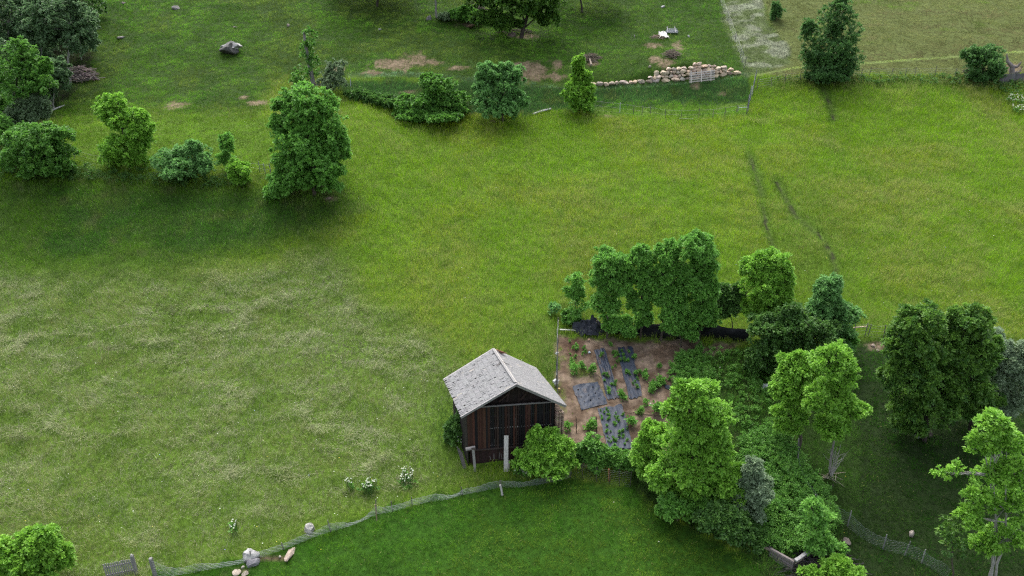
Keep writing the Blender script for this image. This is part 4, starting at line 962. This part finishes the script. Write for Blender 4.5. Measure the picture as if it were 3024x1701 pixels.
# ------------------------------------------------------------------ fences
def wire_fence(name, pts, h, label, posts, wire=True, pcol=(.16, .15, .13), pr=.035, wcol=(.17, .19, .19), wr=.006, sag=0, rows=6, step=.28, lean=0, hs=None, ph=1.15, postwhite=()):
    w = P([p[0] for p in pts], [p[1] for p in pts]); b0 = Vector(w[len(w) // 2])
    r = thing(name, b0, label, 'fence')
    w = w - np.array(b0)
    # distance along
    sg = np.linalg.norm(np.diff(w, axis=0), axis=1); s = np.concatenate([[0], np.cumsum(sg)])
    hh = np.array(hs if hs else [h] * len(pts), float)
    if wire:
        n = max(2, int(s[-1] / step)); t = np.linspace(0, s[-1], n)
        base = np.stack([np.interp(t, s, w[:, i]) for i in range(3)], 1)
        H_ = np.interp(t, s, hh)
        if sag: H_ = H_ * (1 - sag * np.abs(np.sin(t * 1.1 + fbm(t * .3, t * 0, 2) * 5)) * .5)
        H_ = H_ * (1 + .12 * (vnoise(t * 1.7, t * 0, 9) - .5))
        off = lean * (vnoise(t * .8, t * 0, 19) - .2)
        m = MB()
        def pt(i, q): return Vector((base[i, 0] + off[i] * q * .3, base[i, 1] - off[i] * q, base[i, 2] + .04 + H_[i] * q + .03 * math.sin(i * 1.7 + q * 9)))
        for j in range(rows):
            q = j / (rows - 1)
            m.tube([pt(i, q) for i in range(n)], wr * (1.4 if j == rows - 1 else 1), vary(wcol, .15), 3)
        for i in range(n): m.tube([pt(i, 0), pt(i, .5), pt(i, 1)], wr * .8, vary(wcol, .15), 3)
        m.build('wire_mesh', M['wire'], r)
    for k, tpos in enumerate(posts):
        p = Vector([np.interp(tpos, range(len(pts)), w[:, i]) for i in range(3)]); hk = ph * np.interp(tpos, range(len(pts)), hh) / (h or 1)
        m = MB(); lx, ly = random.uniform(-.12, .12), random.uniform(-.1, .1)
        c = (.5, .52, .53) if k in postwhite else vary(pcol, .3)
        m.tube([p + Vector((0, 0, -.3)), p + Vector((lx, ly, hk * h * random.uniform(.92, 1.15)))], pr, c, 6); m.build('post', M['bark'], r)
    return r
lf = [S(*p) for p in [(457, 1708), (503, 1702), (560, 1694), (610, 1684), (650, 1678), (700, 1668), (745, 1658), (790, 1640), (835, 1624), (880, 1606), (925, 1588), (978, 1570), (1028, 1556), (1070, 1540), (1111, 1520), (1160, 1512), (1218, 1494), (1269, 1482), (1320, 1476), (1366, 1462), (1420, 1452), (1478, 1440), (1540, 1440), (1618, 1428), (1684, 1412)]]
hs = [1.35, 1.0, .75, .62, .6, .62, .72, .6, .5, .55, .6, .95, .55, .6, 1.0, .8, .7, .5, .5, .6, .5, .6, .55, .6, .8]
wire_fence('wire_fence', lf, 1.0, 'sagging grey wire mesh fence running from the gate up to the barn', [6, 8.1, 11, 14, 15, 16, 19, 21], hs=hs, wcol=(.24, .27, .26), wr=.0045, sag=.25, rows=10, step=.11, lean=.5, ph=1.05)
wire_fence('garden_fence', [S(*p) for p in [(1684, 1412), (1720, 1418), (1760, 1424), (1800, 1432), (1830, 1436), (1860, 1438)]], 1.15, 'wire mesh fence with thin posts along the foot of the garden', [0, 1, 2, 3, 4, 5], wcol=(.09, .12, .10), wr=.003, rows=9, step=.11, pcol=(.08, .075, .06), pr=.025)
wire_fence('garden_fence', [S(*p) for p in [(1647, 985), (1645, 1050), (1644, 1100), (1643, 1150)]], 1.2, 'loose wire fence down the left side of the garden', [0, 1, 2, 3], wcol=(.28, .30, .30), rows=4, step=.4)
wire_fence('lower_fence', [(2128, 1322), (2160, 1350), (2200, 1372), (2235, 1388), (2270, 1396), (2310, 1412), (2350, 1436), (2380, 1460)], 1.0, 'bent wire fence across the dark meadow in the right bottom corner', [.1, 2.6, 4.1, 5.2], wcol=(.08, .11, .11), wr=.004, rows=9, step=.11, sag=.3, lean=.4, pcol=(.22, .22, .21))
wire_fence('lower_fence', [(2005, 1140), (2003, 1180), (2010, 1215), (2025, 1245), (2048, 1275), (2085, 1298), (2128, 1322)], 1.0, 'wire fence down the edge of the bramble slope', [0, 1, 4, 5], wcol=(.08, .12, .11), wr=.004, rows=8, step=.12, pcol=(.25, .24, .22))
wire_fence('terrace_fence', [S(*p) for p in [(1750, 325), (1830, 333), (1870, 338), (1920, 345), (1965, 352), (2010, 354), (2062, 350), (2105, 350), (2140, 345), (2172, 338), (2203, 338)]], 1.05, 'row of thin dark posts with wire below the terrace bank', [0, 1, 2, 2.5, 3, 4, 5, 6, 7, 8, 9, 10], wcol=(.12, .13, .12), rows=3, step=1.0, postwhite=(1,))
wire_fence('boundary_fence', [(1806, -12), (1830, 55), (1848, 105), (1862, 145), (1872, 172)], 1.2, 'wire fence between the green pasture and the pale hay strip', [0, 1, 2, 3, 3.5, 4], wcol=(.20, .22, .21), rows=5, step=.4, pcol=(.16, .16, .15))
wire_fence('boundary_fence', [(1897, 212), (1892, 240), (1884, 262), (1880, 284)], 1.3, 'grey leaning fence posts at the right end of the terrace', [0, 1, 1.6, 2.2, 2.7, 3], wcol=(.2, .22, .22), rows=5, step=.3, pcol=(.24, .25, .26), pr=.055, ph=1.3)
wire_fence('field_fence', [(1905, 225), (1940, 218), (1985, 208), (2030, 204), (2085, 201), (2150, 200), (2185, 197), (2240, 196), (2300, 196), (2350, 195), (2400, 196), (2440, 200)], 1.1, 'mesh fence with thin posts along the mown field', [0, 1, 1.7, 2.6, 5.4, 6, 7, 7.6, 8, 9, 10, 10.6], wcol=(.17, .19, .18), rows=5, step=.5, pcol=(.15, .14, .12))
wire_fence('meadow_fence', [(2145, 850), (2182, 848), (2222, 852), (2262, 852), (2300, 856)], 1.1, 'short wire fence with leaning posts left of the dark ashes', [0, .8, 1.0, 2, 3], wcol=(.12, .13, .12), rows=5, step=.35, pcol=(.14, .14, .13))
wire_fence('hedge_fence', [(25, 372), (110, 392), (190, 400), (260, 420), (420, 440), (560, 440), (655, 432), (683, 440)], .95, 'widely spaced pale posts of the fence along the left hedge', [0, 2, 6, 6.5, 7], wcol=(.2, .21, .2), rows=3, step=2.0, pcol=(.30, .31, .31), wr=.004)
stake(882, 218, 881, 198, .05, (.5, .55, .57), 'marker_post', 'single pale blue-grey post on the terrace path', 'post', 'wood')
b = P1(1856, 282); e = P1(1880, 282); m = MB(); m.beam((0, 0, .55), e - b + Vector((0, 0, .6)), .07, .07, (.50, .56, .50)); m.beam((0, 0, -.1), (0, 0, .7), .06, .06, (.3, .3, .28)); single('fence_rail', m, M['wood'], b, 'pale horizontal rail at the right corner of the terrace fence', 'rail')
b = P1(1708, 300); e = P1(1745, 302); m = MB(); m.beam((0, 0, .12), e - b + Vector((0, 0, .12)), .12, .05, (.34, .40, .34)); single('fallen_rail', m, M['wood'], b, 'pale rail lying in the grass below the terrace fence', 'rail')
b = P1(2140, 846); e = P1(2178, 842); m = MB(); m.beam((0, 0, .8), e - b + Vector((0, 0, .8)), .07, .07, (.42, .34, .24)); single('fence_rail', m, M['wood'], b, 'light brown rail on the short fence left of the dark ashes', 'rail')
# white splintered post in the sagging fence
bx, by = S(1484, 1462); tx, ty = S(1477, 1432); stake(bx, by, tx, ty, .07, (.50, .48, .45), 'broken_post', 'short white split post standing by the sagging fence', 'post', 'wood')
bx, by = S(1113, 1538); tx, ty = S(1107, 1490); stake(bx, by, tx, ty, .035, (.36, .28, .18), 'broken_post', 'thin tan stake propping the sagging fence', 'post', 'wood')
# picket gate
def picket_gate():
    a, b = P1(*S(318, 1712)), P1(*S(404, 1694)); r = thing('picket_gate', b, 'grey picket gate at the bottom edge', 'gate')
    d = a - b
    m = MB(); m.beam((0, 0, -.3), (0, 0, 1.45), .16, .16, (.23, .225, .22), up=(0, 1, 0)); m.tube([(0, 0, 1.45), (.0, 0, 1.55)], [.08, .04], (.4, .39, .37), 6); m.build('gate_post', M['wood'], r)
    for z in (.35, .95):
        m = MB(); m.beam((0, 0, z), d + Vector((0, 0, z)), .05, .09, (.24, .235, .23)); m.build('rail', M['wood'], r)
    for k in range(13):
        p = d * ((k + .6) / 13); m = MB(); m.beam(p + Vector((0, -.05, .1)), p + Vector((0, -.05, 1.25 + random.uniform(-.04, .05))), .085, .025, vary((.27, .265, .26), .15), up=(0, 1, 0)); m.build('picket', M['wood'], r)
    p = P1(*S(459, 1702)); m = MB(); m.beam((0, 0, -.3), (0, 0, 1.45), .17, .17, (.21, .205, .20), up=(0, 1, 0)); single('gate_post', m, M['wood'], p, 'square grey post where the sagging wire fence starts', 'post')
picket_gate()
# plank fence right edge
def plank_fence():
    a, b = P1(2512, 212), P1(2620, 206); r = thing('plank_fence', a, 'dark grey plank fence at the right edge beside the round bush', 'fence'); d = b - a
    n = 34
    for k in range(2):
        m = MB(); m.beam((0, .06, .35 + k * .65), d + Vector((0, .06, .35 + k * .65)), .06, .1, (.09, .085, .085)); m.build('rail', M['wood'], r)
    for k in range(n):
        p = d * (k / n); m = MB(); m.beam(p + Vector((0, 0, -.2)), p + Vector((0, 0, 1.25 + random.uniform(-.05, .05))), .19, .03, vary((.13, .125, .13), .3), up=(0, 1, 0)); m.build('plank', M['wood'], r)
plank_fence()
# sleeper corner at the bottom
def sleepers():
    A0 = S(2272, 1640); B0 = S(2338, 1690); C0 = S(2402, 1640)
    b = P1(*B0); a = P1(*A0); c = P1(*C0); r = thing('timber_corner', b, 'corner of weathered timber sleepers at the bottom edge', 'timber wall')
    top = max(a.z, b.z, c.z) + .55 - b.z
    for k in range(9):
        z = top - .16 * k - .02; m = MB(); m.beam(Vector((a.x - b.x, a.y - b.y, z + .05 * math.sin(k))), (0, 0, z), .13, .13, vary((.21, .185, .17), .3)); m.build('sleeper', M['wood'], r)
    m = MB(); m.beam(Vector((a.x - b.x - .9, a.y - b.y + .4, top - .0)), Vector((a.x - b.x, a.y - b.y, top - .08)), .14, .12, (.20, .16, .13)); m.build('sleeper', M['wood'], r)
    m = MB(); m.beam((.08, 0, top + .08), Vector((c.x - b.x, c.y - b.y, top + .12)), .2, .1, (.42, .41, .40)); m.build('capping_board', M['wood'], r)
    for k in range(3):
        z = top - .3 - .3 * k; m = MB(); m.beam((.1, .05, z), Vector((c.x - b.x, c.y - b.y, z)), .1, .12, vary((.06, .055, .05), .3)); m.build('sleeper', M['wood'], r)
    for p in ((0, 0), (c.x - b.x, c.y - b.y), (a.x - b.x, a.y - b.y)):
        m = MB(); m.beam((p[0], p[1] + .1, -.6), (p[0], p[1] + .1, top + .05), .17, .17, (.12, .105, .095), up=(0, 1, 0)); m.build('post', M['wood'], r)
sleepers()
# ------------------------------------------------------------------ heaps, logs, rocks
def twigs(px, py, rx, ry, hh, n, col, name, label, cat, rad=.02, ln=1.3):
    b = P1(px, py); m = MB()
    for k in range(n):
        a = random.uniform(0, 6.283); q = math.sqrt(random.random()); x, y = math.cos(a) * rx * q, math.sin(a) * ry * q
        z = hz(b.x + x, b.y + y) - b.z + hh * (1 - q * q) * random.uniform(.15, 1)
        t = random.uniform(0, 6.283); l = ln * random.uniform(.3, .7)
        d = Vector((math.cos(t) * l, math.sin(t) * l * .6, random.uniform(-.15, .25) * l))
        p = Vector((x, y, z + .05)); m.tube([p - d, p + Vector((random.uniform(-.1, .1), random.uniform(-.1, .1), .06)), p + d], [rad * random.uniform(.7, 1.6), rad, rad * .5], vary(col, .45), 4)
    return single(name, m, M['bark'], b, label, cat)
twigs(1188, 30, 2.0, 1.2, 1.1, 330, (.085, .07, .065), 'twig_heap', 'round heap of dark twigs near the top edge', 'twig heap', .03)
twigs(204, 198, 1.9, 1.1, 1.5, 130, (.26, .21, .19), 'woodpile', 'untidy pile of brushwood and boards under the tall birch', 'woodpile', .045, 2.2)
twigs(2068, 1435, 2.2, 1.3, .8, 330, (.07, .06, .065), 'twig_heap', 'dark purple-brown twig heap beside the timber corner', 'twig heap', .018)
twigs(1487, 150, 1.2, .8, .7, 150, (.16, .13, .10), 'brush_heap', 'uprooted dry bush with a pale cut trunk above the terrace', 'brush heap', .022)
b = P1(1487, 168); m = MB(); m.tube([(0, -.1, .25), (-.05, .5, .55), (-.1, 1.2, .9)], [.14, .12, .09], (.34, .28, .22), 8); single('cut_trunk', m, M['bark'], b, 'short pale cut trunk lying in the dry brush above the terrace', 'log')
twigs(1690, 142, .9, .7, .9, 110, (.20, .165, .13), 'brush_heap', 'spiky dry brush heap above the stone wall', 'brush heap', .025)
twigs(1655, 95, .8, .5, .3, 70, (.26, .20, .15), 'brush_heap', 'flat pale brush left of the white sack', 'brush heap', .02)
twigs(2450, 188, 1.6, .7, .9, 90, (.10, .075, .065), 'twig_heap', 'dark branches piled under the round bush by the plank fence', 'twig heap', .03)
twigs(1480, 222, .3, .3, .1, 6, (.3, .25, .2), 'stick_litter', 'few sticks at the left end of the stone wall', 'sticks')
twigs(1300, 82, 2.6, .8, .3, 110, (.13, .11, .09), 'branch_litter', 'dead branches on the ground under the large top tree', 'branches', .02)
twigs(2090, 1205, .6, .4, .2, 16, (.34, .29, .24), 'branch_litter', 'pale dead twigs at the foot of the thin trunk', 'branches', .015)
# bare shoots on the thin trunk
def bare_shoots():
    b = P1(2088, 1203); m = MB()
    for k in range(8):
        a = random.uniform(-.7, .7); h = random.uniform(1.2, 3.2)
        p = [Vector((0, -.1, .2)), Vector((a * .5, -.15, h * .5)), Vector((a * .9 + random.uniform(-.2, .2), -.2, h))]
        m.tube(p, [.035, .025, .008], (.36, .34, .31), 5)
        for j in range(3):
            s = p[1].lerp(p[2], random.random()); m.tube([s, s + Vector((random.uniform(-.6, .6), random.uniform(-.2, .2), random.uniform(.2, .7)))], [.012, .005], (.36, .34, .31), 4)
    single('bare_shrub', m, M['bark'], b, 'leafless pale shoots in front of the thin trunk of the ash pair', 'shrub')
bare_shoots()
# driftwood-like stump
b = P1(2545, 185); m = MB()
m.tube([(0, 0, 0), (-.2, 0, .9), (-.9, .1, 1.5), (-1.1, .1, 2.0), (-1.3, .1, 2.5)], [.35, .3, .22, .12, .05], (.24, .21, .20), 8); m.tube([(-.2, 0, .8), (.5, 0, .9), (.8, -.1, 1.5)], [.25, .2, .07], (.16, .14, .13), 7); m.tube([(.1, 0, 0), (.9, -.1, .2), (1.1, -.1, .9)], [.25, .2, .1], (.18, .16, .14), 7)
single('old_stump', m, M['bark'], b, 'gnarled grey stump with a pale pointed snag at the right edge', 'stump')
def logs(px, py, ex, ey, col, rad, label, n=2):
    b, e = P1(px, py), P1(ex, ey); m = MB()
    for k in range(n):
        o = Vector((0, .25 * k, .1 + .02 * k)); m.tube([o, (e - b) * .5 + o + Vector((0, 0, .05)), e - b + o], [rad, rad * .9, rad * .7], vary(col, .15), 7)
    single('fallen_log', m, M['bark'], b, label, 'log')
logs(120, 286, 160, 268, (.42, .42, .40), .11, 'pale fallen birch log at the woodland edge', 2)
logs(228, 92, 236, 74, (.35, .35, .33), .12, 'short pale post at the upper woodland edge', 1)
logs(1340, 290, 1386, 276, (.36, .36, .35), .12, 'grey plank-like log with netting between the pale ash and the slim tree', 2)
logs(92, 300, 130, 284, (.36, .36, .34), .09, 'grey branch lying below the white birch stems', 1)
def boulder(px, py, r, col, label, seed, lift=.25, name='boulder', rough=.35, cat='rock'):
    b = P1(px, py); m = MB(); r = tuple(q * .86 for q in r); m.rock((0, 0, r[2] * lift * .8), r, col, seed, 3, rough); o = single(name, m, M['rock'], b, label, cat); o.rotation_euler = (0, 0, seed * .7); return o
def big_boulder():
    b = P1(583, 132); m = MB(); m.rock((-.1, 0, .5), (1.65, 1.3, 1.2), (.15, .145, .135), 31, 3, .3, .45, .8); m.rock((.25, .05, .95), (1.7, 1.2, .55), (.46, .45, .435), 77, 3, .3, .5, .85)
    o = single('boulder', m, M['rock'], b, 'large pale grey boulder with a dark side on the upper left pasture', 'rock')
big_boulder()
boulder(443, 22, (.75, .45, .45), (.34, .32, .30), 'upright light grey boulder near the top left of the pasture', 5)
boulder(306, 95, (.75, .5, .25), (.30, .28, .26), 'low flat grey rock on the pasture beside the woodland', 6)
boulder(592, 69, (.45, .3, .2), (.26, .23, .2), 'small rock above the large boulder', 8)
boulder(725, 65, (.3, .3, .3), (.42, .35, .31), 'small pinkish rock right of the large boulder', 9)
boulder(955, 76, (.35, .3, .25), (.34, .34, .33), 'small grey rock left of the pale trunk at the top', 10)
boulder(312, 9, (.5, .4, .3), (.2, .17, .16), 'brownish rock at the top edge beside the woodland', 12)
boulder(1079, 50, (.55, .4, .7), (.20, .19, .19), 'grey upright stone beside the pale trunk at the top', 13)
boulder(1288, 92, (.8, .5, .55), (.22, .17, .14), 'brown rock at the foot of the large top tree', 14)
boulder(1190, 66, (1.5, .5, .35), (.24, .16, .10), 'low brown rock ledge under the twig heap', 15)
boulder(1668, 18, (.6, .35, .25), (.40, .40, .40), 'pale flat rock near the top right of the pasture', 16)
boulder(1732, 93, (.25, .25, .25), (.5, .5, .48), 'tiny white rock right of the white sack', 17)
boulder(1704, 137, (.3, .25, .25), (.36, .34, .26), 'small pale rock beside the spiky brush heap', 18)
boulder(1634, 170, (.35, .3, .3), (.36, .33, .25), 'mossy pale stone above the left half of the wall', 19)
boulder(1596, 93, (.12, .1, .3), (.5, .45, .42), 'small pale stump of stone above the brush', 20)
boulder(2312, 1096, (.55, .42, .72), (.30, .30, .32), 'grey boulder standing under the big dark ash', 22, .45)
boulder(2337, 1094, (.35, .3, .4), (.12, .09, .08), 'dark brown stone right of the grey boulder', 23)
boulder(2292, 1348, (.24, .2, .36), (.50, .44, .38), 'pale beige stone alone in the dark meadow', 24, .4)
boulder(2130, 1362, (.4, .3, .2), (.20, .17, .15), 'brown stone beside the bent lower fence', 25)
boulder(780, 1333, (.52, .42, .42), (.44, .43, .40), 'round pale boulder just above the sagging fence', 26, .35)
boulder(632, 1404, (.62, .5, .55), (.50, .49, .48), 'white boulder with the wire mesh drawn across it', 27, .4)
boulder(638, 1418, (.5, .35, .4), (.34, .33, .35), 'grey stone block below the white boulder', 28, .3)
boulder(730, 1394, (.75, .3, .2), (.50, .41, .33), 'long flat tan stone below the sagging fence', 29, .4)
boulder(596, 1441, (.4, .3, .14), (.52, .44, .36), 'flat pale stone in the bare patch at the bottom edge', 30, .6)
boulder(616, 1445, (.24, .3, .12), (.48, .40, .34), 'small upright slab in the bare patch at the bottom edge', 32, .6)
boulder(612, 1428, (.14, .12, .1), (.60, .55, .48), 'small white pebble above the bare patch', 33, .6)
boulder(704, 1402, (.12, .1, .1), (.55, .5, .42), 'small pebble left of the long flat stone', 34, .6)
boulder(1239, 306, (.5, .3, .25), (.30, .22, .15), 'brown stone at the foot of the pale ash', 35)
boulder(2196, 871, (.25, .2, .2), (.42, .34, .28), 'pinkish stone in the dark grass below the short fence', 36)
boulder(2208, 882, (.18, .15, .12), (.40, .33, .27), 'smaller pinkish stone in the dark grass below the short fence', 37)
boulder(826, 500, (.5, .35, .2), (.30, .23, .18), 'brown stones at the foot of the large lone ash', 38)
# stacked grey boards and sack
def board_stack():
    b = P1(1690, 82); r = thing('board_stack', b, 'stack of pale grey boards above the white sack', 'boards')
    for k in range(6):
        m = MB(); y = -.5 + .22 * k; z = hz(b.x, b.y + y) - b.z; m.beam((-1.1 + .1 * k, y, z + .25), (.75 + random.uniform(-.1, .15), y - .1, z + .22), .18, .05, vary((.40, .42, .46), .2)); m.build('board', M['wood'], r)
    for x in (-.7, .4):
        m = MB(); m.beam((x, -.6, .1), (x + .1, .7, .75), .07, .06, (.34, .34, .35)); m.build('batten', M['wood'], r)
board_stack()
def sack():
    b = P1(1668, 92); n = 22
    uu, vv = np.meshgrid(np.linspace(-1, 1, n), np.linspace(-1, 1, n)); u, v = uu.ravel(), vv.ravel()
    x = u * .65 * (1 - .2 * v); y = v * .8; z = Hz(b.x + x, b.y + y) - b.z + .12 + .35 * np.abs(fbm(u * 2, v * 2, 71) - .5) * 2 + .12 * (1 - u * u)
    a = (np.arange(n - 1)[:, None] * n + np.arange(n - 1)[None, :]).ravel(); f = np.stack([a, a + 1, a + n + 1, a + n], 1)
    o = np_mesh('white_sack', np.stack([x, y, z], 1), f.ravel(), np.full(len(f), 4), np.zeros((n * n, 3)) + (.50, .48, .44), M['plastic'], None, True); o.location = b
    tag(o, 'crumpled white sack spread above the stone wall', 'sack')
sack()
# dry stone wall with hurdle
def stone_wall():
    m = MB(); xs = _wf[:, 0]; k = 0
    def foot(x): return Vector((x, np.interp(x, xs, _wf[:, 1]), np.interp(x, xs, _wf[:, 2])))
    o = foot((xs[0] + xs[-1]) / 2)
    zrow = 0; row = 0
    tone = [(.74, .56, .40), (.80, .64, .48), (.68, .55, .43), (.62, .52, .44), (.85, .66, .48)]
    while zrow < 2.6:
        x = xs[0] + random.uniform(0, .3); hr = random.uniform(.34, .50)
        while x < xs[-1]:
            hmax = float(np.interp(x, [float(np.interp(q[0], [p[0] for p in WALL_FOOT], xs)) for q in WALL_TOP],
                                   [max(.3, float(z_on_plane(q[0], q[1], np.interp(np.interp(q[0], [p[0] for p in WALL_FOOT], xs), xs, _wf[:, 1])) - np.interp(np.interp(q[0], [p[0] for p in WALL_FOOT], xs), xs, _wf[:, 2]))) for q in WALL_TOP]))
            w = random.uniform(.45, 1.3) if row < 1 else random.uniform(.32, .85)
            if zrow + hr * .5 < hmax:
                p = foot(x + w / 2); h2 = hr * random.uniform(.85, 1.2)
                m.rock(p - o + Vector((0, .12 + zrow * .22 + random.uniform(-.05, .05), zrow + hr / 2 + random.uniform(-.05, .05))), (w * .66, .4, h2 * .70), vary(random.choice(tone), .2), 900 + k, 2, .12, .45, .75); k += 1
            x += w * random.uniform(.92, 1.04)
        zrow += hr * .92; row += 1
    single('stone_retaining_wall', m, M['rock'], o, 'dry stone retaining wall of tan blocks cut into the pasture', 'wall')
    b = P1(1764, 205, Hz0); d = P1(1798, 200, Hz0) - P1(1734, 207, Hz0)
    b = b + Vector((0, -.35, 0)); r = thing('wooden_hurdle', b, 'pale wooden hurdle of planks and three uprights leaning on the stone wall', 'hurdle')
    d = d * .5; k = Vector((0, .22, 0))
    for j in range(5):
        z = .15 + .26 * j; mm = MB(); mm.beam(-d + Vector((0, z * .25, z)), d + Vector((0, z * .25, z)), .03, .15, vary((.58, .52, .49), .15)); mm.build('plank', M['wood'], r)
    for t in (-.85, -.05, .7):
        mm = MB(); mm.beam(d * t + Vector((0, -.05, .0)), d * t + Vector((-.06, .32, 1.5)), .09, .05, (.75, .68, .62), up=(0, 1, 0)); mm.build('upright', M['wood'], r)
    for s in (-1, 1):
        mm = MB(); mm.beam(d * (.3 - .45 * s) + Vector((0, .02, .2)), d * .3 + d * .05 * s + Vector((0, .24, 1.1)), .07, .04, (.42, .37, .34), up=(0, 1, 0)); mm.build('brace', M['wood'], r)
stone_wall()

# ------------------------------------------------------------------ flowers
def umbels(px, py, rx, ry, n, label, hh=.9, r=(.035, .07)):
    b = P1(px, py); root = thing('cow_parsley', b, label, 'flowering plant')
    dep = b.y * CS - b.z * SN; sx = rx / F * dep; sy = ry / F * dep * 1.5
    fm = MB(); sm = MB()
    for k in range(n):
        a = random.uniform(0, 6.283); q = math.sqrt(random.random()); x, y = math.cos(a) * sx * q, math.sin(a) * sy * q
        z0 = hz(b.x + x, b.y + y) - b.z; z = z0 + hh * random.uniform(.75, 1.15); rr = random.uniform(*r)
        sm.tube([(x * .8, y * .8, z0 - .1), (x, y, z)], .012, (.08, .15, .04), 3)
        vs = [Vector((x + math.cos(t) * rr * random.uniform(.6, 1.15), y + math.sin(t) * rr * random.uniform(.6, 1.15), z + random.uniform(-.01, .03))) for t in np.linspace(0, 6.283, 8)[:-1]]
        fm.add(vs + [Vector((x, y, z + .045)), Vector((x, y, z - .03))], [(j, (j + 1) % 7, 7) for j in range(7)] + [((j + 1) % 7, j, 8) for j in range(7)], vary((.50, .55, .42), .15))
    fm.build('blossoms', M['petal'], root); sm.build('stems', M['blade'], root)
    m = max(4, n // 4); cs = np.stack([rng.normal(0, sx * .5, m), rng.normal(0, sy * .5, m), rng.uniform(.1, hh * .7, m)], 1)
    cs[:, 2] += Hz(b.x + cs[:, 0], b.y + cs[:, 1]) - b.z
    v, c = foliage(cs, rng.uniform(.15, .3, m), np.tile(np.array([[0, 0, 1.]]), (m, 1)), dict(STY['mid'], k=30))
    leaf_mesh('leaves', v, c, root)
umbels(1326, 1192, 40, 16, 120, 'wide white flowering patch between barn bush and leaning plank')
umbels(1024, 1216, 17, 13, 46, 'compact white flowering clump in the meadow left of the barn')
umbels(931, 1240, 22, 10, 44, 'loose white flowering clump nearest the sagging fence bend')
umbels(880, 1234, 10, 6, 12, 'sparse white flowers left of the loose clump', r=(.04, .07))
umbels(593, 1338, 9, 11, 14, 'small white flower clump alone low in the left meadow')
umbels(1157, 1125, 12, 12, 10, 'few white flowers in the dark grass left of the barn', r=(.04, .07))
umbels(2556, 262, 26, 10, 40, 'white umbels beside the dark weeds at the right edge', r=(.06, .12))
umbels(2562, 285, 22, 7, 26, 'lower row of white umbels at the right edge', r=(.06, .12))
def dots():
    n = 900
    px = rng.uniform(20, 2560, n); py = rng.uniform(300, 1420, n)
    p = unproject(px, py, Hz); z = zones(p[:, 0], p[:, 1]); k = (z['hgt'] > .34) & (z['cov'] > .7) & (rng.random(n) < .5)
    lx, ly = barn_local(p[:, 0], p[:, 1]); k &= ~((np.abs(lx) < 3.8) & (ly > -.3) & (ly < 5))
    p = p[k]; hh = z['hgt'][k]; n = len(p); r = rng.uniform(.015, .04, n); V = []; cc = []
    for i in range(n):
        col = (.62, .66, .55) if rng.random() < .72 else (.55, .48, .06)
        if rng.random() < .06: col = (.22, .25, .5)
        for t in range(5): V.append((p[i, 0] + math.cos(t * 1.2566) * r[i], p[i, 1] + math.sin(t * 1.2566) * r[i], p[i, 2] + hh[i] * 1.02)); cc.append(col)
    o = np_mesh('meadow_flowers', np.array(V), np.arange(n * 5), np.full(n, 5), np.array(cc), M['petal']); tag(o, 'scattered small white and yellow meadow flowers', 'flowers', None, 'stuff')
dots()

# ------------------------------------------------------------------ light and camera
sc = bpy.context.scene
w = bpy.data.worlds.new('World'); sc.world = w; w.use_nodes = True
nt = w.node_tree; bg = nt.nodes['Background']
sky = nt.nodes.new('ShaderNodeTexSky'); sky.sky_type = 'NISHITA'; sky.sun_disc = False
EL, AZ = math.radians(62), math.radians(-12)      # sun direction: azimuth measured from +Y towards +X
sky.sun_elevation = EL; sky.sun_rotation = AZ; sky.air_density = 1.0; sky.dust_density = 4.0; sky.ozone_density = 1.0
hs = nt.nodes.new('ShaderNodeHueSaturation'); hs.inputs['Saturation'].default_value = .45      # thin overcast: a greyer sky
nt.links.new(sky.outputs['Color'], hs.inputs['Color']); nt.links.new(hs.outputs['Color'], bg.inputs['Color']); bg.inputs['Strength'].default_value = .15
ld = bpy.data.lights.new('sun', 'SUN'); ld.energy = 1.2; ld.angle = math.radians(50); ld.color = (1, .96, .9)
lo = bpy.data.objects.new('sun', ld); C.objects.link(lo)
dv = Vector((math.sin(AZ) * math.cos(EL), math.cos(AZ) * math.cos(EL), math.sin(EL)))
lo.rotation_euler = dv.to_track_quat('Z', 'Y').to_euler(); lo.location = dv * 60
cd = bpy.data.cameras.new('camera'); cam = bpy.data.objects.new('camera', cd); C.objects.link(cam)
cam.location = (0, 0, 0); cam.rotation_euler = (math.radians(90) - TH, 0, 0)
cd.sensor_width = 36; cd.lens = 36 * F / W; cd.clip_end = 1500; cd.clip_start = .5
sc.camera = cam
sc.cycles.use_denoising = False; sc.cycles.filter_width = 1.3; sc.cycles.max_bounces = 8
sc.view_settings.view_transform = 'Standard'; sc.view_settings.look = 'None'; sc.view_settings.exposure = 1.9; sc.view_settings.gamma = 1
